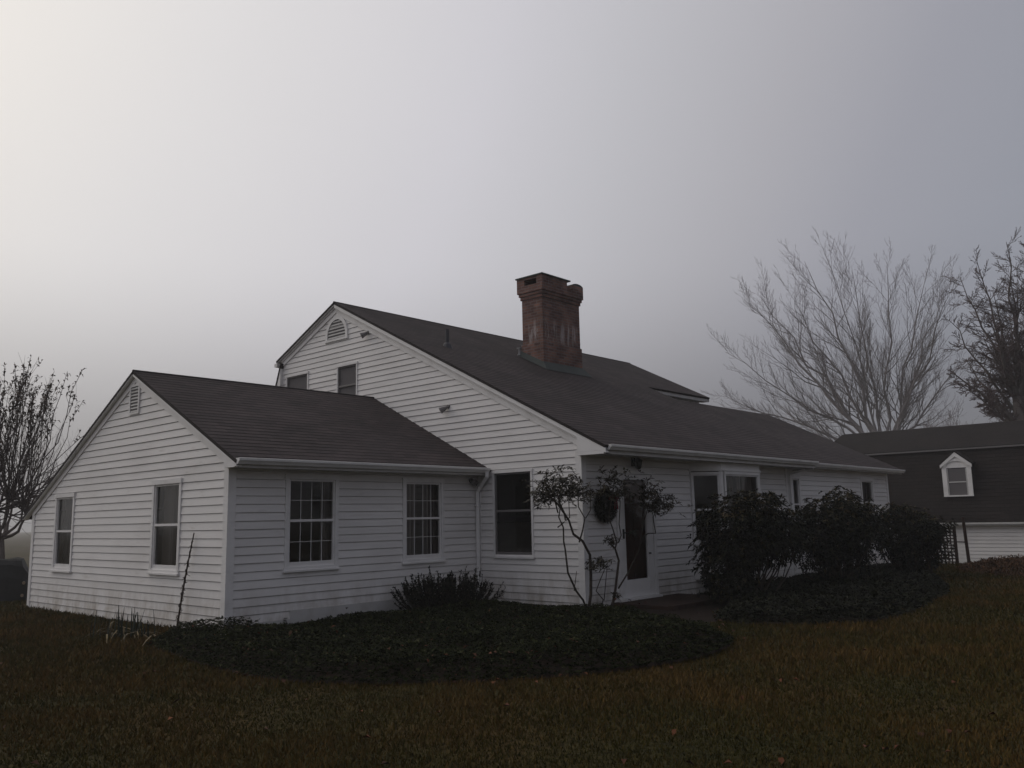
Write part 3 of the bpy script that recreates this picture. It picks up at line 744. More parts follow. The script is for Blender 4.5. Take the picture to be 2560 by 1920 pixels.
for i in range(6):
    t0, t1 = i/6, (i+1)/6; X0, X1 = b-.46+.46*t0, b-.46+.46*t1
    h = lambda t: 7.881+.06*math.sin(math.pi*t)**.6
    mb.hexa([(X0, c0, 7.8805), (X1, c0, 7.8805), (X1, c1, 7.8805), (X0, c1, 7.8805), (X0, c0, h(t0)+.002), (X1, c0, h(t1)+.002), (X1, c1, h(t1)+.002), (X0, c1, h(t0)+.002)])
mb.build('cap', M['lead'], ch)
mb = MB(); y0, y1 = CY0-.03, CY1+.03; x0, x1 = CX0-.03, CX1+.03
fz = lambda y: main_f(y)
mb.hexa([(x0-.14, y0-.22, fz(y0-.22)+.012), (x1+.14, y0-.22, fz(y0-.22)+.012), (x1+.14, y0-.001, fz(y0)+.012), (x0-.14, y0-.001, fz(y0)+.012), (x0-.14, y0-.22, fz(y0-.22)+.02), (x1+.14, y0-.22, fz(y0-.22)+.02), (x1+.02, y0-.001, fz(y0)+.16), (x0-.02, y0-.001, fz(y0)+.16)])
mb.hexa([(x0-.14, y0, fz(y0)+.012), (x0-.001, y0, fz(y0)+.012), (x0-.001, y1, fz(y1)+.012), (x0-.14, y1, fz(y1)+.012), (x0-.14, y0, fz(y0)+.02), (x0-.001, y0, fz(y0)+.15), (x0-.001, y1, fz(y1)+.15), (x0-.14, y1, fz(y1)+.02)])
mb.build('flashing', M['lead'], ch)

# ------------------------------------------------------------------ vegetation helpers
def unit(v): return v/np.maximum(np.linalg.norm(v, axis=-1, keepdims=True), 1e-9)
def leafset(P, D, ln, wd, rng, curl=.15):
    """one folded quad leaf per row: base P, direction D"""
    n = len(P); D = unit(D); rnd = unit(rng.normal(size=(n, 3)))
    Sd = unit(np.cross(D, rnd*.35+np.array([0, 0, 1.0])+1e-4)); Nn = np.cross(Sd, D)
    ln = np.broadcast_to(ln, (n,))[:, None]; wd = np.broadcast_to(wd, (n,))[:, None]
    mid = P+D*ln*.5
    V = np.stack([P, mid+Sd*wd*.5+Nn*ln*curl*.5, P+D*ln-np.array([0, 0, 1.0])*ln*curl, mid-Sd*wd*.5+Nn*ln*curl*.5], 1).reshape(-1, 3)
    F = np.arange(n*4).reshape(n, 4)
    return V, F
def rosettes(C_, A_, k, ln, wd, rng, spread=(.9, 1.4)):
    """k leaves round each axis A_ at C_"""
    n = len(C_); A_ = unit(A_); X_ = unit(np.cross(A_, np.array([.3, .2, 1.0])+1e-3)); Y_ = np.cross(A_, X_)
    ph = (np.arange(k)[None, :]*2*np.pi/k)+rng.uniform(0, 6.28, (n, 1))+rng.normal(0, .25, (n, k))
    an = rng.uniform(*spread, (n, k))
    D = A_[:, None, :]*np.cos(an)[..., None]+(X_[:, None, :]*np.cos(ph)[..., None]+Y_[:, None, :]*np.sin(ph)[..., None])*np.sin(an)[..., None]
    P = np.repeat(C_, k, axis=0); D = D.reshape(-1, 3); l = ln*rng.uniform(.7, 1.2, n*k)
    return leafset(P, D, l, wd*rng.uniform(.8, 1.2, n*k), rng)

def polyline(p0, p1, bow, rng, n=5, wob=.03):
    p0, p1 = np.array(p0, float), np.array(p1, float); L_ = np.linalg.norm(p1-p0); out_ = []
    for i in range(n):
        t = i/(n-1); q = p0+(p1-p0)*t+np.array(bow)*math.sin(math.pi*t)
        if 0 < i < n-1: q = q+rng.normal(0, wob*L_, 3)
        out_.append(q)
    return out_
def branch(mb, pts, r0, r1, lvl, rng, kids=(10, 6, 4), ratio=(.5, .45, .4), ang=(.45, .8), up=.25, t0=.22, sides=(6, 4, 3, 3), tips=None, rmin=.005, flat=0.0):
    k = len(pts); mb.tube(pts, [r0+(r1-r0)*i/(k-1) for i in range(k)], sides[min(lvl, 3)], cap=False)
    if tips is not None: tips.append((pts[-1], pts[-1]-pts[-2]))
    if lvl >= len(kids): return
    L_ = sum(np.linalg.norm(pts[i+1]-pts[i]) for i in range(k-1))
    for j in range(kids[lvl]):
        t = t0+(1-t0)*(j+rng.uniform(0, 1))/kids[lvl]; x = t*(k-1); i = min(int(x), k-2); f = x-i
        p = pts[i]*(1-f)+pts[i+1]*f; d = pts[i+1]-pts[i]; d = d/np.linalg.norm(d)
        o = rng.normal(size=3); o -= d*(o@d); o /= np.linalg.norm(o); a = rng.uniform(*ang)
        nd = d*math.cos(a)+o*math.sin(a)+np.array([0, 0, up]); nd[2] *= (1-flat); nd /= np.linalg.norm(nd)
        l = L_*ratio[lvl]*rng.uniform(.55, 1.1)*(1.05-.6*t)
        q = polyline(p, p+nd*l, np.array([0, 0, -up*.18*l])+o*.04*l, rng, 4 if lvl else 5, .025)
        rr = max(rmin, (r0+(r1-r0)*t)*.55)
        branch(mb, q, rr, max(rmin*.7, rr*.3), lvl+1, rng, kids, ratio, ang, up, t0, sides, tips, rmin, flat)

def inpoly(pts, poly):
    x, y = pts[:, 0], pts[:, 1]; r = np.zeros(len(x), bool); n = len(poly)
    for i in range(n):
        (x0, y0), (x1, y1) = poly[i], poly[(i+1) % n]
        c = ((y0 > y) != (y1 > y)); r ^= c & (x < (x1-x0)*(y-y0)/((y1-y0) or 1e-9)+x0)
    return r
def edgedist(pts, poly):
    d = np.full(len(pts), 1e9); n = len(poly)
    for i in range(n):
        a = np.array(poly[i]); b = np.array(poly[(i+1) % n]); ab = b-a
        t = np.clip(((pts-a)@ab)/(ab@ab), 0, 1); d = np.minimum(d, np.linalg.norm(pts-(a+t[:, None]*ab), axis=1))
    return d
def scatter(poly, n, rng):
    P = np.array(poly); lo, hi = P.min(0), P.max(0); out_ = np.zeros((0, 2))
    while len(out_) < n:
        q = rng.uniform(lo, hi, (n*2, 2)); out_ = np.concatenate([out_, q[inpoly(q, poly)]])
    return out_[:n]
def smooth_poly(poly, it=2):
    P = [np.array(p) for p in poly]
    for _ in range(it):
        Q = []
        for i in range(len(P)):
            a, b = P[i], P[(i+1) % len(P)]; Q += [a*.75+b*.25, a*.25+b*.75]
        P = Q
    return [tuple(p) for p in P]

# ------------------------------------------------------------------ planting beds
BED1 = smooth_poly([(-6.63, 2.9), (-6.93, 1.33), (-7.15, -.34), (-7.15, -1.17), (-6.95, -1.89), (-6.44, -2.67), (-5.77, -3.31), (-5.01, -3.8), (-4.05, -4.12), (-3.15, -4.2), (-2.19, -4.05), (-1.5, -3.6),
        (-1.15, -2.7), (-.5, -1.6), (.15, -.5), (-.1, -.1), (-.3, 2.1), (-2.0, 2.3), (-5.3, 2.52), (-5.58, 2.6), (-5.6, 3.2)], 1)
BED2 = smooth_poly([(.35, -2.3), (-.25, -2.75), (-.33, -3.3), (-.05, -3.96), (.7, -4.56), (2.02, -4.75), (4.11, -4.62), (7.08, -4.02), (9.7, -3.07), (13, -1.8), (13.2, -.1), (3.1, -.1), (3.0, -1.3), (1.6, -1.9)], 1)
def bedsheet(name, poly, z, m, kind='structure'):
    mb = MB(); mb.face([(x, y, z+float(gz(x, y))*0) for x, y in poly]); o = mb.build(name, m); o['kind'] = kind; return o
bedsheet('planting_bed', BED1, .012, M['soil']); bedsheet('planting_bed', BED2, .012, M['soil'])
def cover(name, poly, n, h, m, seed, ln, wd, k=5):
    rng = np.random.default_rng(seed); q = scatter(poly, n, rng); e = edgedist(q, poly)
    x_, y_ = q[:, 0], q[:, 1]
    dw = np.minimum(np.where((x_ > -5.5) & (x_ < .2), 2.62-y_, 9), np.where((y_ > 0) & (y_ < 2.7), -x_, np.where(y_ < 0, np.hypot(np.maximum(-x_, 0), y_), 9)))
    hh = h*(.3+.7*np.clip(dw/1.6, 0, 1))*np.clip(e/.35, .12, 1)*(.75+.25*np.sin(q[:, 0]*3.1+q[:, 1]*1.7)*np.sin(q[:, 1]*2.3))*rng.uniform(.45, 1.08, n)
    C_ = np.column_stack([q, hh+.02]); A_ = np.column_stack([rng.normal(0, .35, n), rng.normal(0, .35, n), np.ones(n)])
    V, F = rosettes(C_, A_, k, ln, wd, rng, (.95, 1.5))
    t = np.clip(np.repeat(rng.beta(2, 2.6, n), k)+rng.normal(0, .1, n*k), 0, 1)
    t = np.where(rng.uniform(size=n*k) < .006, 1.0, np.minimum(t, .93))
    return npmesh(name, V, F, m, t)
o = cover('ground_cover', BED1, 30000, .27, M['ivy'], 11, .046, .021); o['kind'] = 'stuff'
o = cover('ground_cover', BED2, 15000, .26, M['ivy2'], 12, .075, .035); o['kind'] = 'stuff'

# path and step
bedsheet('garden_path', [(.15, -.5), (3.05, -.3), (3.0, -1.3), (1.6, -1.9), (.35, -2.3), (-.25, -2.75), (-1.0, -2.5), (-.5, -1.6)], .008, M['path'])
st = thing('door_step', 'low dark brown brick step below the front door', 'step', (1.7, -.6, 0))
mb = MB(); mb.box((-.95, -.62, .0), (1.35, .585, .075)); mb.build('tread', M['step'], st)
mb = MB()
for i in range(11): mb.box((-.95+i*.21, -.72, .0), (-.95+i*.21+.2, -.6205, .085))
mb.build('brick_edge', M['step'], st)

# grass
rng = np.random.default_rng(5)
n = 330000
d = 4.3*(30/4.3)**rng.uniform(0, 1, n)**.85; a = YAW+rng.uniform(-.62, .62, n)
q = np.column_stack([CAM.x+d*np.sin(a), CAM.y+d*np.cos(a)])
ok = ~inpoly(q, BED1) & ~inpoly(q, BED2) & ~((q[:, 0] > -5.5) & (q[:, 0] < 16) & (q[:, 1] > -.1) & (q[:, 1] < 11.3) & ((q[:, 0] > 0) | (q[:, 1] > 2.6)))
ok &= ~inpoly(q, [(.15, -.5), (3.05, 0), (3.0, -1.3), (.35, -2.3), (-.25, -2.75), (-1.0, -2.5)])
q, d = q[ok], d[ok]; n = len(q)
patch = np.sin(q[:, 0]*1.3+np.sin(q[:, 1]*.9)*1.5)*np.sin(q[:, 1]*1.1+np.sin(q[:, 0]*.7)*2)+.5*np.sin(q[:, 0]*4.1+1)*np.sin(q[:, 1]*3.7)
h = rng.uniform(.02, .05, n)*(1+.25*patch)*np.clip(d/8, 1, 1.7); w = rng.uniform(.003, .006, n)*np.clip(d/5, 1, 5)
az = rng.uniform(0, 6.28, n); lean = rng.uniform(.1, .9, n)
B = np.column_stack([q, gz(q[:, 0], q[:, 1])-.003]); sd = np.column_stack([np.cos(az), np.sin(az), np.zeros(n)])*w[:, None]
la = rng.uniform(0, 6.28, n)
T = B+np.column_stack([np.cos(la)*lean*h, np.sin(la)*lean*h, h])
V = np.stack([B-sd, B+sd, T], 1).reshape(-1, 3); F = np.arange(n*3).reshape(n, 3)
tint = np.clip(.46+.2*patch+rng.normal(0, .17, n), 0, 1)
o = npmesh('grass', V, F, M['blade'], tint); o['kind'] = 'stuff'

# fallen leaves
rng = np.random.default_rng(8)
q = np.column_stack([CAM.x+(dd := 4.6+13*rng.uniform(0, 1, 130)**1.3)*np.sin(aa := YAW+rng.uniform(-.6, .6, 130)), CAM.y+dd*np.cos(aa)])
ed = np.array(BED1)[rng.integers(0, len(BED1), 70)]*1.0+rng.normal(0, .14, (70, 2)); q = np.concatenate([q, ed[(ed[:, 1] < 0)]])
q = q[~inpoly(q, BED2) & ~((q[:, 0] > 0) & (q[:, 1] > -1.5)) & ~((q[:, 0] > -5.5) & (q[:, 1] > 2.4))]
n = len(q); z = np.where(inpoly(q, BED1), .28, .04)+gz(q[:, 0], q[:, 1])*(~inpoly(q, BED1))
V, F = leafset(np.column_stack([q, z]), np.column_stack([rng.normal(size=(n, 2)), rng.normal(0, .35, n)]), rng.uniform(.045, .085, n), rng.uniform(.03, .055, n), rng, .25)
o = npmesh('fallen_leaves', V, F, M['dead_leaf'], rng.beta(1.3, 2, n)); o['kind'] = 'stuff'

# ------------------------------------------------------------------ shrubs by the house
def big_shrub(name, label, center, blobs, nros, seed, m, stems=40, kleaf=7, ln=.1, wd=.034, group=None, fan=None):
    cx, cy = center; rng = np.random.default_rng(seed)
    t = thing(name, label, 'shrub', (cx, cy, 0), group)
    tot = sum(b[3]*b[4]*b[5] for b in blobs); Cs, As = [], []
    for b in blobs:
        k = int(nros*b[3]*b[4]*b[5]/tot); dirs = unit(rng.normal(size=(k, 3))); rad = rng.uniform(.25, 1, k)**.4
        lump = 1+.16*np.sin(dirs[:, 0]*5+b[0]*3)*np.sin(dirs[:, 2]*6+b[1])+.1*rng.normal(size=k)
        p = np.array(b[:3])+dirs*np.array(b[3:6])*(rad*lump)[:, None]
        keep = (p[:, 2] > .08); Cs.append(p[keep]); As.append((dirs+np.array([0, 0, .7]))[keep])
    C_ = np.concatenate(Cs); A_ = np.concatenate(As)
    V, F = rosettes(C_, A_, kleaf, ln, wd, rng, (.75, 1.65))
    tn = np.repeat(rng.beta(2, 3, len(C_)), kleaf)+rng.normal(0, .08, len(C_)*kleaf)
    top = np.repeat(C_[:, 2] > np.percentile(C_[:, 2], 80), kleaf); tn = np.clip(tn+.5*top*rng.uniform(0, 1, len(tn)), 0, 1)  # topmost leaves tinted lighter olive, light from above put into the colour
    npmesh('foliage', V, F, m, tn, t)
    mb = MB()
    sel = rng.choice(len(C_), min(stems, len(C_)), replace=False)
    for i in sel:
        b0 = np.array([rng.normal(0, .12), rng.normal(0, .12), -.03]); p1 = C_[i]
        hz = np.array([p1[0], p1[1], 0])*.18
        mb.tube(polyline(b0, p1, hz+np.array([0, 0, -.08]), rng, 6, .02), [rng.uniform(.014, .028)*(1-.13*j) for j in range(6)], 4, cap=False)
    mb.build('stem', M['shrub_bark'], t)
    return t
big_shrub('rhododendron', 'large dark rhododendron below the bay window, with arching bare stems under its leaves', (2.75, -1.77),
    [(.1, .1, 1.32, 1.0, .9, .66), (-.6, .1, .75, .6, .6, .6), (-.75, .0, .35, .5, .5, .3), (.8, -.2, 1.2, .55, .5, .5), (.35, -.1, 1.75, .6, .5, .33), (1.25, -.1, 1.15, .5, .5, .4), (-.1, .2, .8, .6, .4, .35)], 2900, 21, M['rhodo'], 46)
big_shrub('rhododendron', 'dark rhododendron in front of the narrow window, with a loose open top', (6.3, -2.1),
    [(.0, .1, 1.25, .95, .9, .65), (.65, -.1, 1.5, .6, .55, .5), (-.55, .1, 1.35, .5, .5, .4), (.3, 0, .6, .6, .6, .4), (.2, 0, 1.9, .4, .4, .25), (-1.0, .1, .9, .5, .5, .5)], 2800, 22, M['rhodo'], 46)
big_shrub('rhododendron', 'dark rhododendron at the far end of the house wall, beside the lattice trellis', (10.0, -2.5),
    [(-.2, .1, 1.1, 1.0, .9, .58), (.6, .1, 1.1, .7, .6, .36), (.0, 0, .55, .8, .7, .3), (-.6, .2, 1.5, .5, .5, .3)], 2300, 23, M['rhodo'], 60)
rng = np.random.default_rng(31)
big_shrub('garden_bush', 'small twiggy bush before the white garage wall, left of the frame edge' if False else 'small twiggy bush in front of the white garage wall', (12.6, -5.0), [(0, 0, .45, .7, .7, .35)], 160, 24, M['rhodo_olive'], 60, 6, .07, .03)

# leggy rhododendron at the house corner
yb = -.38
lg = thing('leggy_rhododendron', 'tall leggy rhododendron with bare crooked stems at the house corner left of the door', 'shrub', (-.2, yb, 0))
rng = np.random.default_rng(41)
ST = [([(-.48, 0), (-.57, .25), (-.79, .42), (-1.0, .73), (-1.16, 1.13), (-1.11, 1.24), (-1.18, 1.48), (-1.37, 1.65), (-1.35, 1.81), (-1.45, 2.05)], .017),
 ([(-.48, -.02), (-.31, .33), (-.33, .65), (-.43, 1.0), (-.65, 1.24), (-.81, 1.36), (-.99, 1.59), (-1.33, 1.83), (-1.62, 2.02)], .027),
 ([(-.99, 1.59), (-1.02, 1.73), (-1.14, 1.91), (-1.15, 2.15)], .013), ([(-1.15, 1.72), (-1.25, 1.95), (-1.3, 2.2)], .012), ([(-.99, 1.59), (-.89, 1.64), (-.83, 1.91), (-.86, 2.0)], .009), ([(-1.18, 1.48), (-1.0, 1.57)], .01),
 ([(-.64, 1.22), (-.56, 1.4), (-.41, 1.62), (-.62, 1.81), (-.77, 2.13)], .013), ([(-.41, 1.62), (-.36, 1.75), (-.38, 1.95), (-.42, 2.1)], .009),
 ([(.27, 0), (.3, .15), (.45, .33), (.47, .86), (.43, 1.07), (.25, 1.18)], .028), ([(.43, 1.07), (.53, 1.17), (.41, 1.41), (.24, 1.62), (.3, 1.95), (.42, 2.2)], .013), ([(.53, 1.17), (.6, 1.3), (.5, 1.5), (.55, 1.9), (.6, 2.1)], .011),
 ([(.49, .37), (.77, .63), (1.19, 1.0), (1.37, 1.26), (1.5, 1.31), (1.74, 1.31), (1.8, 1.43), (1.75, 1.61), (1.95, 1.79), (2.0, 1.85)], .014), ([(1.19, 1.0), (1.3, 1.4), (1.35, 1.75), (1.42, 2.0)], .011), ([(1.3, 1.4), (1.5, 1.7), (1.62, 1.85)], .009),
 ([(0, 0), (-.02, .22), (-.22, .38), (-.18, .58), (.04, .71), (.0, .9)], .01), ([(-.79, .42), (-.76, .75)], .008), ([(.0, .2), (.1, .5), (.08, .8)], .008)]
for pts, r in ST:
    mb = MB(); P = [np.array([x+.2, rng.normal(0, .035)+(-.02*i if x < 0 else 0), z]) for i, (x, z) in enumerate(pts)]
    mb.tube(P, [r*(1.1-.6*i/len(P)) for i in range(len(P))], 6); mb.build('stem', M['shrub_bark'], lg, smooth=True)
CL = [((-1.2, 2.12), .42, .24, 95, 0), ((-1.55, 1.98), .2, .15, 26, 0), ((-.72, 2.15), .22, .18, 24, 0), ((-.36, 2.05), .16, .1, 14, .3), ((-.85, 2.0), .1, .06, 5, 0), ((-1.2, 2.42), .3, .08, 7, .3), ((.38, 2.28), .3, .2, 36, .3), ((.08, 2.05), .2, .13, 14, .3), ((.62, 2.02), .2, .12, 16, .3), ((1.42, 2.05), .26, .27, 46, .4), ((1.95, 1.85), .32, .18, 46, .4),
      ((1.62, 1.82), .2, .14, 18, .3), ((-.02, .85), .13, .16, 16, 0), ((.28, 1.2), .13, .08, 9, 0), ((-.33, .82), .09, .1, 9, 0), ((.35, .25), .05, .05, 4, 0), ((.98, 1.33), .06, .08, 5, 0)]
Vs, Fs, Ts, nv = [], [], [], 0
for (c, rx, rz, k, tb) in CL:
    k = int(k*1.7); C_ = np.column_stack([c[0]+.2+rx*rng.normal(0, .5, k), rng.normal(-.03, rx*.5, k), c[1]+rz*rng.normal(0, .5, k)])
    A_ = np.column_stack([rng.normal(0, .5, k), rng.normal(0, .5, k), np.ones(k)])
    V, F = rosettes(C_, A_, 7, .095, .027, rng, (.9, 1.85)); Vs.append(V); Fs.append(F+nv); nv += len(V)
    Ts.append(np.clip(np.repeat(rng.beta(2, 3, k), 7)*.75+tb*.5, 0, 1))
npmesh('foliage', np.concatenate(Vs), np.concatenate(Fs), M['rhodo_olive'], np.concatenate(Ts), lg)

# spiky yew by the inside corner
yw = thing('yew_bush', 'low spiky dark yew bush in the corner below the downspout', 'shrub', (-1.75, 1.72, 0))
rng = np.random.default_rng(51); mb = MB(); P, D = [], []
for i in range(300):
    az = rng.uniform(0, 6.28); rad_ = rng.uniform(0, 1)**.55*.5; tilt = rad_*1.35+rng.normal(0, .22); L_ = rng.uniform(.6, .82)*(1-.2*rad_)*(1.2 if i < 14 else 1)
    b0 = np.array([math.cos(az)*rad_, math.sin(az)*rad_, 0.0]); dr = np.array([math.cos(az)*math.sin(tilt), math.sin(az)*math.sin(tilt), math.cos(tilt)*.95])
    p1 = b0+dr*L_; p1[2] = max(p1[2], .1); pl = polyline(b0, p1, np.array([dr[0], dr[1], -.2])*.12*L_, rng, 5, .012)
    mb.tube(pl, [.009, .008, .007, .005, .003], 3, cap=False)
    for j in range(46):
        t = rng.uniform(.12, 1); x = t*4; a = min(int(x), 3); f = x-a; P.append(pl[a]*(1-f)+pl[a+1]*f); dd = pl[a+1]-pl[a]; D.append(dd/np.linalg.norm(dd)*rng.uniform(.7, 1.2)+rng.normal(0, .5, 3))
mb.build('stem', M['shrub_bark'], yw)
P, D = np.array(P), np.array(D); V, F = leafset(P, D, rng.uniform(.04, .07, len(P)), .022, rng, .15)
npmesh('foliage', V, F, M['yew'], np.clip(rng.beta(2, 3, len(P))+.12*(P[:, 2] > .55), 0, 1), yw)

# iris clump and stake against the wing
ic = thing('iris_clump', 'clump of withered sword-shaped leaves at the foot of the wing gable wall', 'plant', (-6.35, 3.75, 0))
rng = np.random.default_rng(61); mb = MB()
for i in range(64):
    fresh = i < 34; b0 = np.array([rng.normal(0, .18)-.1, rng.normal(-.05, .36), 0]); az = rng.uniform(0, 6.28); L_ = rng.uniform(.22, .46); w = rng.uniform(.012, .02)
    o_ = np.array([math.cos(az), math.sin(az), 0]); bend = rng.uniform(.02, .3) if fresh else rng.uniform(.7, 1.3)
    pts = [b0+o_*L_*bend*(t**1.6)+np.array([0, 0, L_*t-(0 if fresh else L_*.95*t**2.2)+.01]) for t in (0, .3, .6, .85, 1)]
    s_ = np.array([-o_[1], o_[0], 0]); tn = rng.uniform(0, .45) if fresh else rng.uniform(.6, 1)
    for j in range(4):
        wa, wb = w*(1-.2*j), w*(1-.2*(j+1))+.001; mb.face([pts[j]-s_*wa, pts[j]+s_*wa, pts[j+1]+s_*wb, pts[j+1]-s_*wb], None, tn)
mb.build('foliage', M['iris'], ic, tint=True)
sk = thing('plant_stake', 'dark leaning stake wound with a dead vine against the wing wall', 'stake', (-5.62, 3.83, 0))
mb = MB(); pk = [np.array([0, 0, -.05]), np.array([.03, -.1, .58]), np.array([.06, -.17, 1.0]), np.array([.1, -.27, 1.52])]; mb.tube(pk, [.016, .015, .013, .009], 6); mb.build('pole', M['wood'], sk)
rng = np.random.default_rng(62); mb = MB(); P = []
for i in range(70):
    t = i/69*.95; x = t*3; a = min(int(x), 2); q_ = pk[a]*(1-(x-a))+pk[a+1]*(x-a); r = .024*(1.3-t)+.006*rng.uniform(0, 1); P.append(q_+np.array([math.cos(i*.9)*r, math.sin(i*.9)*r, 0]))
mb.tube(P, .006, 4)
for i in range(60):
    p = P[int(rng.uniform(0, 1)**1.6*69)]; mb.tube([p, p+rng.normal(0, .028, 3)+np.array([0, 0, -.02])], [.006, .003], 3)
mb.build('vine', M['twig'], sk)

# wreath
wr = thing('wreath', 'round dark evergreen wreath with a red bow on the wall left of the door', 'wreath', (.58, -.12, 1.84))
rng = np.random.default_rng(71); n = 4200; th = rng.uniform(0, 6.28, n); ps = rng.uniform(0, 6.28, n); rr = .075*rng.uniform(.3, 1, n)**.5
P = np.column_stack([np.cos(th)*(.2+rr*np.cos(ps)), rr*np.sin(ps)*.8+.02, np.sin(th)*(.2+rr*np.cos(ps))])
D = np.column_stack([np.cos(th)*np.cos(ps)-np.sin(th)*.8, np.sin(ps), np.sin(th)*np.cos(ps)+np.cos(th)*.8])+rng.normal(0, .4, (n, 3))
V, F = leafset(P, D, rng.uniform(.05, .1, n), .014, rng, .05); npmesh('greens', V, F, M['wreath'], rng.beta(2, 3, n), wr)
mb = MB(); c = np.array([.1, -.1, .13])
for s_ in (-1, 1):
    ring = [c+np.array([s_*(.015+.06*(1-math.cos(t))), -.03*math.sin(t), .045*math.sin(t)+.01]) for t in np.linspace(0, 6.28, 11)]
    for p, q_ in zip(ring[:-1], ring[1:]): mb.face([p+np.array([0, -.03, 0]), q_+np.array([0, -.03, 0]), q_+np.array([0, .03, 0]), p+np.array([0, .03, 0])])
    mb.face([c+np.array([0, -.03, 0]), c+np.array([s_*.03, -.035, 0]), c+np.array([s_*.07, -.04, -.2]), c+np.array([s_*.03, -.04, -.2])])
mb.hexa([tuple(c+np.array(v)) for v in ((-.02, -.05, -.02), (.02, -.05, -.02), (.02, .0, -.02), (-.02, .0, -.02), (-.02, -.05, .02), (.02, -.05, .02), (.02, .0, .02), (-.02, .0, .02))])
mb.build('bow', M['red'], wr)

# trellis and post
tr = thing('lattice_trellis', 'dark wooden lattice trellis panel at the far end of the shrubs', 'trellis', (16.3, -1.25, 0))
mb = MB()
for i in range(9): mb.box((-.012, -.42+i*.1, -.1), (-.001, -.385+i*.1, 1.08))
for i in range(12): mb.box((.0, -.42, -.06+i*.1), (.011, .415, -.025+i*.1))
mb.build('lattice', M['wood'], tr)
mb = MB(); mb.box((-.035, -.47, -.2), (.035, -.4205, 1.14)); mb.build('post', M['wood'], tr)
mb = MB(); mb.box((-.035, .4205, -.2), (.035, .47, 1.14)); mb.build('post', M['wood'], tr)
po = thing('garden_post', 'brown wooden post standing right of the lattice trellis', 'post', (16.35, -2.0, -.1))
mb = MB(); mb.tube([(0, 0, -.1), (.02, .06, 1.5)], [.05, .045], 8); mb.build('shaft', M['wood'], po)
mb = MB(); mb.tube([(.0, .03, .75), (-.03, .3, .76)], [.022, .02], 6); mb.build('arm', M['wood'], po)

# border of dead plants before the garage
DB = smooth_poly([(13.2, -2.4), (11.6, -3.6), (10.6, -4.9), (10.2, -6.6), (13.5, -8.5), (19.5, -5.5), (18.4, -2.2), (16, -1.9)], 1)
rng = np.random.default_rng(81); n = 15000; q = scatter(DB, n, rng); e = edgedist(q, DB)
hh = .24*np.clip(e/.9, .1, 1)*rng.uniform(.3, 1.1, n)*(1+.3*np.sin(q[:, 0]*2.1)*np.sin(q[:, 1]*2.7))
V, F = leafset(np.column_stack([q, gz(q[:, 0], q[:, 1])+hh-.05]), np.column_stack([rng.normal(0, .6, (n, 2)), np.ones(n)*.5]), rng.uniform(.08, .2, n), rng.uniform(.02, .05, n), rng, .2)
o = npmesh('dead_plants', V, F, M['mound'], rng.beta(2, 2, n)); o['kind'] = 'stuff'

# covered pile at the left end
tp = thing('covered_pile', 'dark tarp covered pile beyond the left end of the wing', 'woodpile', (-5.6, 13.3, 0))
dvx = np.array([.945, -.315]); dvy = np.array([.315, .945])
def tpt(u, v, z): p = dvx*u+dvy*v; return (p[0], p[1], z)
mb = MB(); NU, NV = 22, 10; rng = np.random.default_rng(91); G = []
for i in range(NU+1):
    row = []; u = -1.7+2.75*i/NU
    for j in range(NV+1):
        s_ = j/NV*2-1; z = (.62+.34*math.sin(min(1, (i/NU)*1.35)*math.pi*.5))*(1-abs(s_)**3.5)*(1-max(0, (u-.72)/.33)**2.4*.92) + .02*math.sin(u*9+s_*3)+rng.normal(0, .008)
        row.append(tpt(u+.03*math.sin(s_*7), s_*.55*(1.05 if abs(s_) > .9 else 1), max(z, -.05)))
    G.append(row)
for i in range(NU):
    for j in range(NV): mb.face([G[i][j], G[i+1][j], G[i+1][j+1], G[i][j+1]])
mb.build('tarp', M['tarp'], tp)
for (u, z) in ((.86, .40), (.84, .12)):
    mb = MB(); a = Vector(tpt(u, -.62, z)); b = Vector(tpt(u, -.3, z)); mb.tube([a, b], .035, 9); mb.build('log', M['logend'], tp)

# ------------------------------------------------------------------ garage
gr = thing('garage', 'white sided garage with a brown gambrel roof and one small dormer behind the shrubs', 'garage', (22, 0, -1.15))
def GB(): return MB()
FG = Fr((0, 0, 0), (0, 1, 0), (-1, 0, 0))
mb = MB(); siding(mb, FG, -.1, 2.3, lambda z: (-9, 5.0), seed=9); mb.build('wall', M['siding'], gr)
mb = MB(); mb.face([(0, 5, -.1), (8, 5, -.1), (8, 5, 2.3), (7, 5, 5.05), (4, 5, 6.16), (1, 5, 5.05), (0, 5, 2.3)]); mb.face([(0, -9, -.1), (8, -9, -.1), (8, -9, 2.3), (7, -9, 5.05), (4, -9, 6.16), (1, -9, 5.05), (0, -9, 2.3)]); mb.face([(8, -9, -.1), (8, 5, -.1), (8, 5, 2.3), (8, -9, 2.3)])
mb.build('wall', M['siding'], gr)
mb = MB()
roofplane(mb, (-.22, 5.2, 2.30), (-.22, -9.2, 2.30), (1.0, -9.2, 5.04), (1.0, 5.2, 5.04))
roofplane(mb, (.9, 5.2, 5.08), (.9, -9.2, 5.08), (4, -9.2, 6.2), (4, 5.2, 6.2))
roofplane(mb, (7.1, -9.2, 5.08), (7.1, 5.2, 5.08), (4, 5.2, 6.2), (4, -9.2, 6.2)); roofplane(mb, (8.22, -9.2, 2.30), (8.22, 5.2, 2.30), (7, 5.2, 5.04), (7, -9.2, 5.04))
mb.build('roof', M['garage_roof'], gr, uvs=True)
mb = MB(); mb.box((.86, -9.2, 5.0), (.885, 5.2, 5.06)); mb.build('roof_trim', M['fixture'], gr)
mb = MB(); mb.box((-.25, -9.2, 2.24), (-.225, 5.2, 2.305)); mb.box((-.224, -9.2, 2.2), (-.001, 5.2, 2.22)); mb.build('eave_board', M['trim_shade'], gr)
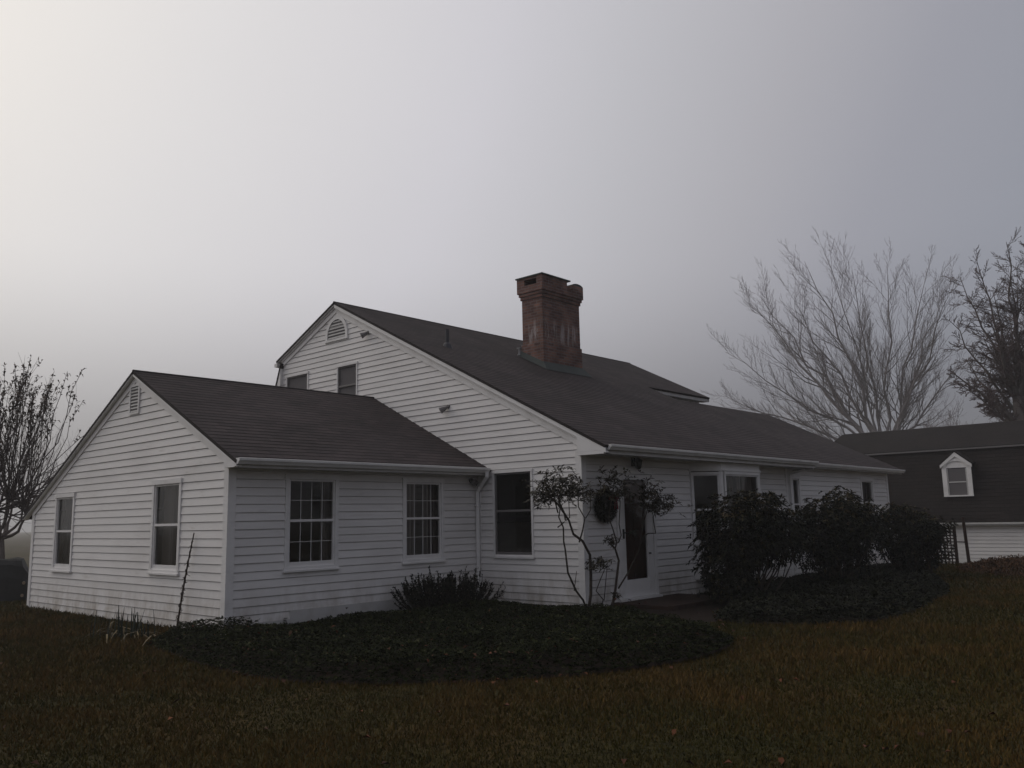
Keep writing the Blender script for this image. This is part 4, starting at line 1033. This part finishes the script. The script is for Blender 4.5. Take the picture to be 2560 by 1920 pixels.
dm = bpy.data.objects.new('dormer', None); COL.objects.link(dm); dm.parent = gr; dm.location = (.12, -.36, 3.3)
mb = MB()
mb.box((.03, -.46, .02), (.8, -.44, 1.18)); mb.build('cheek', M['garage_roof'], dm, uvs=True); mb = MB(); mb.box((.03, .44, .02), (.8, .46, 1.18)); mb.build('cheek', M['garage_roof'], dm, uvs=True)
mb = MB()
for s_ in (-1, 1):
    a, b = (.62, 0); mb.hexa([(-.06, s_*.56, 1.12), (.95, s_*.56, 1.12), (.95, 0, 1.58), (-.06, 0, 1.58), (-.06, s_*.56, 1.17), (.95, s_*.56, 1.17), (.95, 0, 1.63), (-.06, 0, 1.63)])
mb.build('dormer_roof', M['garage_roof'], dm, uvs=True)
mb = MB()
mb.box((0, -.5, .0), (.03, -.34, 1.13)); mb.box((0, .34, .0), (.03, .5, 1.13)); mb.box((-.02, -.5, -.05), (.05, .5, -.001)); mb.box((0, -.339, 1.0), (.028, .339, 1.13))
for s_ in (-1, 1): mb.hexa([(-.05, s_*.54, 1.0), (-.01, s_*.54, 1.0), (-.01, 0, 1.42), (-.05, 0, 1.42), (-.05, s_*.54, 1.115), (-.01, s_*.54, 1.115), (-.01, 0, 1.575), (-.05, 0, 1.575)])
mb.face([(.005, -.5, 1.13), (.005, .5, 1.13), (.005, 0, 1.52)])
for i in range(10):
    t0, t1 = math.pi*i/10, math.pi*(i+1)/10; P8 = [(r_*math.cos(t_), r_*.55*math.sin(t_)+1.06) for r_, t_ in ((.34, t0), (.34, t1), (.45, t1), (.45, t0))]
    mb.hexa([(-.03, P8[0][0], P8[0][1]), (-.03, P8[1][0], P8[1][1]), (-.03, P8[2][0], P8[2][1]), (-.03, P8[3][0], P8[3][1]), (.001, P8[0][0], P8[0][1]), (.001, P8[1][0], P8[1][1]), (.001, P8[2][0], P8[2][1]), (.001, P8[3][0], P8[3][1])])
mb.build('frame', M['trim'], dm)
mb = MB(); mb.box((.012, -.33, .46), (.035, .33, .5)); mb.box((.012, -.329, .0), (.034, -.3, .98)); mb.box((.012, .3, .0), (.034, .329, .98)); mb.build('sash', M['trim_shade'], dm)
mb = MB(); mb.face([(.03, -.33, 0), (.03, -.33, .98), (.03, .33, .98), (.03, .33, 0)]); mb.build('pane', M['screen'], dm)

# ------------------------------------------------------------------ trees
def fan_tree(name, label, base, tips_, seed, trunk_top, r0, group=None, bark='bark', twig='twig', kids=(11, 7, 4), depth=(.95, .32), up=.3, rm=.0062, angs=(.28, .7), reach=.46):
    """vase-shaped bare tree: limbs fan from the trunk to the given tip points (relative to base)"""
    rng = np.random.default_rng(seed); t = thing(name, label, 'tree', base, group); mb = MB(); tw = MB()
    T = np.array([0, 0, trunk_top]); mb.tube([np.array([0, 0, -.3]), np.array([.03, .02, trunk_top*.5]), T], [r0*1.25, r0, r0*.85], 10)
    for tip in tips_:
        tip = np.array(tip, float); s0 = np.array([0, 0, trunk_top*rng.uniform(.75, 1.0)])
        L_ = np.linalg.norm(tip-s0); c1 = s0+np.array([tip[0]*.42, tip[1]*.42, (tip[2]-s0[2])*.44])
        pts = []
        for i in range(9):
            u = i/8; q = s0*(1-u)**2+c1*2*u*(1-u)+tip*u*u
            if 0 < i < 8: q = q+rng.normal(0, .012*L_, 3)
            pts.append(q)
        rb = r0*rng.uniform(.26, .42); k = len(pts); mb.tube(pts, [rb+(.012-rb)*i/(k-1) for i in range(k)], 6, cap=False)
        # side branches go to the crown mesh
        for j in range(kids[0]):
            u = .18+.8*(j+rng.uniform(0, 1))/kids[0]; x = u*(k-1); i = min(int(x), k-2); f = x-i; p = pts[i]*(1-f)+pts[i+1]*f; d = pts[i+1]-pts[i]; d = d/np.linalg.norm(d)
            o_ = rng.normal(size=3); o_ -= d*(o_@d); o_ /= np.linalg.norm(o_); a = rng.uniform(*angs)
            nd = d*math.cos(a)+o_*math.sin(a)+np.array([0, 0, up*.6]); nd /= np.linalg.norm(nd); l = L_*reach*rng.uniform(.5, 1.1)*(1.1-.65*u)
            q = polyline(p, p+nd*l, np.array([0, 0, -.05*l]), rng, 5, .02); rr = max(rm*1.5, (rb+(.012-rb)*u)*.5)
            branch(tw, q, rr, rm, 1, rng, (0,)+tuple(kids[1:]), (.5, .5, .46), (.35, .75), up, .15, (5, 4, 3, 3), None, rm)
    mb.build('trunk', M[bark], t, smooth=True); tw.build('crown', M[twig], t)
    return t
K = 95/46
bx, by = CAM.x+(31.2-CAM.x)*K, CAM.y+(5.19-CAM.y)*K
def rel(p, k=K, dep=0.0):
    v = Vector(p)-CAM; q = CAM+v*k; h = Vector((v.x, v.y, 0)).normalized()*dep; return (q.x+h.x-bx, q.y+h.y-by, q.z+1.15)
TIPS = [(28.0, 12.5, 10.2), (28.57, 11.4, 13.2), (29.0, 10.6, 13.9), (29.7, 9.0, 13.4), (30.0, 8.3, 14.9), (30.5, 7.0, 14.8), (30.9, 6.0, 14.7), (31.5, 4.3, 14.4), (32.0, 2.4, 14.3), (32.2, 1.8, 12.2), (32.3, 1.3, 12.8), (27.8, 12.9, 8.2), (28.4, 11.8, 7.2), (31.9, 2.6, 10.5), (32.4, .9, 9.2)]
rng = np.random.default_rng(3)
tl = [rel(p, K, rng.uniform(-4, 4)) for p in TIPS]
tl = [(x*.92, y*.92, 9.3+(z-9.3)*.93) for x, y, z in tl]
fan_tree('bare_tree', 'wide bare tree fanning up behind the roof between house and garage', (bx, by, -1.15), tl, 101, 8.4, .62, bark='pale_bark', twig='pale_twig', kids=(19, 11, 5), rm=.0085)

# upright twiggy tree at the right edge
def spire_tree(name, label, base, h, lean, seed, spread, group=None):
    rng = np.random.default_rng(seed); t = thing(name, label, 'tree', base, group); mb = MB(); tw = MB()
    pts = [np.array([lean[0]*u, lean[1]*u, h*u-.3*(u == 0)])+rng.normal(0, .05, 3)*(0 < u < 1) for u in np.linspace(0, 1, 10)]
    mb.tube(pts, [.3*(1-.93*i/9) for i in range(10)], 8); mb.build('trunk', M['bark'], t, smooth=True)
    for j in range(11):                                  # long ascending limbs
        u = rng.uniform(.3, .62); x = u*9; i = int(x); p = pts[i]*(1-x+i)+pts[i+1]*(x-i); az = j*2.4+seed; l = spread*rng.uniform(.3, .5)
        tip = p+np.array([math.cos(az)*l, math.sin(az)*l, min(h*.93-p[2], l*rng.uniform(1.0, 1.7))]); q = polyline(p, tip, np.array([math.cos(az), math.sin(az), 0])*.08*l, rng, 8, .012)
        tw.tube(q, [.06*(1-.85*m_/7) for m_ in range(8)], 5, cap=False)
        for k in range(26):
            y = (.12+.86*k/26)*7; i = min(int(y), 6); a_ = q[i]*(1-y+i)+q[i+1]*(y-i); az2 = rng.uniform(0, 6.28); l2 = rng.uniform(.5, 1.3)*(1.15-.6*k/26)
            branch(tw, polyline(a_, a_+np.array([math.cos(az2)*l2, math.sin(az2)*l2, l2*rng.uniform(-.1, .55)]), np.array([0, 0, -.05*l2]), rng, 4, .03), .015, .006, 0, rng, (9, 5), (.42, .5), (.6, 1.2), .12, .15, (3, 3, 3, 3), None, .0095)
    for j in range(150):
        u = .14+.85*(j/150)**.85; x = u*9; i = min(int(x), 8); f = x-i; p = pts[i]*(1-f)+pts[i+1]*f; az = rng.uniform(0, 6.28)
        l = spread*(1.12-u)**.8*rng.uniform(.35, .85); ri = rng.uniform(-.08, .2)+.4*max(0, u-.5)
        q = polyline(p, p+np.array([math.cos(az)*l, math.sin(az)*l, l*ri]), np.array([0, 0, -.06*l]), rng, 6, .025)
        branch(tw, q, max(.012, .04*(1-u)+.008), .006, 0, rng, (12, 8), (.33, .45), (.7, 1.25), .1, .2, (4, 3, 3, 3), None, .0095)
    tw.build('crown', M['red_twig'], t); return t
UP1 = [(.04, -.2, 15.6), (.5, -.2, 14.6), (-.24, 1.13, 15.0), (-.42, 1.89, 14.2), (-.58, 2.56, 12.1), (-1.4, 2.56, 9.5), (1.2, 2.1, 7.9), (.8, .77, 13.4), (-1.6, .86, 10.7), (.2, -1.08, 15.5), (-1.2, -1.8, 14.6), (1.6, -2.19, 12.2), (-.9, -1.62, 9.6), (.1, -.49, 13.6), (-2.6, .4, 11.5), (2.8, .6, 12.5), (-2.2, 2.0, 8.8), (1.9, 2.6, 10.4)]
fan_tree('bare_tree', 'dark upright twiggy tree rising behind the garage roof at the frame edge', (33.71, -.34, -1.15), UP1, 111, 8.0, .34, None, 'bark', 'red_twig', kids=(26, 12, 4), rm=.0085, up=.05, angs=(.65, 1.3), reach=.27)

# far, fog-softened trees
def small_tree(name, label, base, h, sp, seed, group):
    rng = np.random.default_rng(seed); tips_ = [(rng.normal(0, sp), rng.normal(0, sp), h*rng.uniform(.7, 1)) for _ in range(9)]
    return fan_tree(name, label, base, tips_, seed, h*.22, .16, group, 'pale_bark', 'pale_twig', kids=(8, 5, 2))
def fpos(px, d):
    a = YAW+math.atan((px-1280)/2143); x, y = CAM.x+d*math.sin(a), CAM.y+d*math.cos(a); return (x, y, float(gz(x, y)))
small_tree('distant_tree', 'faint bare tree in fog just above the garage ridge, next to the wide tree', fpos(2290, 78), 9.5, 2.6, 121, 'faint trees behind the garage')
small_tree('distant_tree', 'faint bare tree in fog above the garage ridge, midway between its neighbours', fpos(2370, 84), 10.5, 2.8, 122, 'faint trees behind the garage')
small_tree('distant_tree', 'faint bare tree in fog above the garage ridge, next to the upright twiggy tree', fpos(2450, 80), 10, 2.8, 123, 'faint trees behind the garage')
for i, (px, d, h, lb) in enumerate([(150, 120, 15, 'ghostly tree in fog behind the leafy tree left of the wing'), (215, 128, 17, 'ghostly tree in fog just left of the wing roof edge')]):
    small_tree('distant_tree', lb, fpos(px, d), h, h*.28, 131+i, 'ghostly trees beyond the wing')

# many-stemmed fruit tree at the left
lt = thing('fruit_tree', 'many-stemmed tree with upright shoots and a few last leaves left of the wing', 'tree', (-4.75, 14.75, 0))
rng = np.random.default_rng(141); mb = MB(); tw = MB(); LP, LD = [], []
uR = np.array([.945, -.315, 0]); uB = np.array([.315, .945, 0])
mb.tube([np.array([0, 0, -.2]), np.array([.02, .03, .8]), np.array([-.05, .02, 1.5])], [.09, .075, .065], 9)
heads = []
for i in range(9):
    az = rng.uniform(0, 6.28); a = uR*math.cos(az)*rng.uniform(.3, 1.0)+uB*math.sin(az)*rng.uniform(.3, 1.0); hd = np.array([-.05, .02, 1.45])+a+np.array([0, 0, rng.uniform(.5, 1.4)])
    p = polyline(np.array([-.05, .02, 1.4]), hd, a*.2+np.array([0, 0, -.1]), rng, 5, .03); mb.tube(p, [.05, .042, .036, .03, .026], 6, cap=False); heads.append(hd)
for i in range(165):
    hd = heads[rng.integers(len(heads))]; r_ = rng.uniform(-1, 1)
    tall = rng.uniform(0, 1); tip = hd+uR*(rng.uniform(-1.6, 2.9) if tall < .5 else rng.uniform(-1.3, 1.2))+uB*rng.uniform(-1.2, 1.2)+np.array([0, 0, rng.uniform(.8, 2.3) if tall < .5 else rng.uniform(2.2, 3.7)])
    if tall < .16: tip[2] = hd[2]+rng.uniform(-.5, .5)
    pts = polyline(hd, tip, (uR*(hd@uR)*.05+np.array([0, 0, -.15])*(1 if tall < .6 else .2)), rng, 7, .016)
    r0 = rng.uniform(.008, .019); tw.tube(pts, [r0*(1-.13*j)+.002 for j in range(7)], 4, cap=False)
    for j in range(rng.integers(2, 6)):
        u = rng.uniform(.25, .95)*6; a = min(int(u), 5); q0 = pts[a]*(1-(u-a))+pts[a+1]*(u-a); dd = unit(pts[a+1]-pts[a]); nd = unit(dd+rng.normal(0, .55, 3)+np.array([0, 0, .25])); l = rng.uniform(.25, .95)
        q = polyline(q0, q0+nd*l, rng.normal(0, .03, 3), rng, 4, .02); tw.tube(q, [.006, .005, .004, .0025], 3, cap=False)
        if q[-1][2] > 4.2 and rng.uniform() < .45:
            for _ in range(rng.integers(3, 9)): LP.append(q[-1]-nd*rng.uniform(0, .35)); LD.append(nd*.3+rng.normal(0, .6, 3)+np.array([0, 0, .25]))
        elif rng.uniform() < .12: LP.append(q[-1]); LD.append(rng.normal(0, .6, 3))
    if pts[-1][2] > 3.7:
        for _ in range(rng.integers(8, 24)):
            u = rng.uniform(.78, 1)*6; a = min(int(u), 5); LP.append(pts[a]*(1-(u-a))+pts[a+1]*(u-a)); LD.append(rng.normal(0, .6, 3)+np.array([0, 0, .35]))
mb.build('trunk', M['bark'], lt, smooth=True); tw.build('crown', M['twig'], lt)
V, F = leafset(np.array(LP), np.array(LD), rng.uniform(.09, .16, len(LP)), rng.uniform(.035, .06, len(LP)), rng, .28)
npmesh('leaves', V, F, M['leafy'], rng.beta(2, 2, len(LP)), lt)

# ------------------------------------------------------------------ the air
mb = MB(); mb.box((-720, -720, -5), (720, 720, 32)); hz = mb.build('haze', bpy.data.materials.new('haze_air')); hz['kind'] = 'stuff'
hm = hz.data.materials[0]; hm.use_nodes = True; t = hm.node_tree; t.nodes.clear()
o_ = t.nodes.new('ShaderNodeOutputMaterial'); pv = t.nodes.new('ShaderNodeVolumePrincipled')
pv.inputs['Color'].default_value = (.93, .93, .94, 1); pv.inputs['Density'].default_value = .0014; pv.inputs['Anisotropy'].default_value = .25
t.links.new(pv.outputs[0], o_.inputs['Volume'])
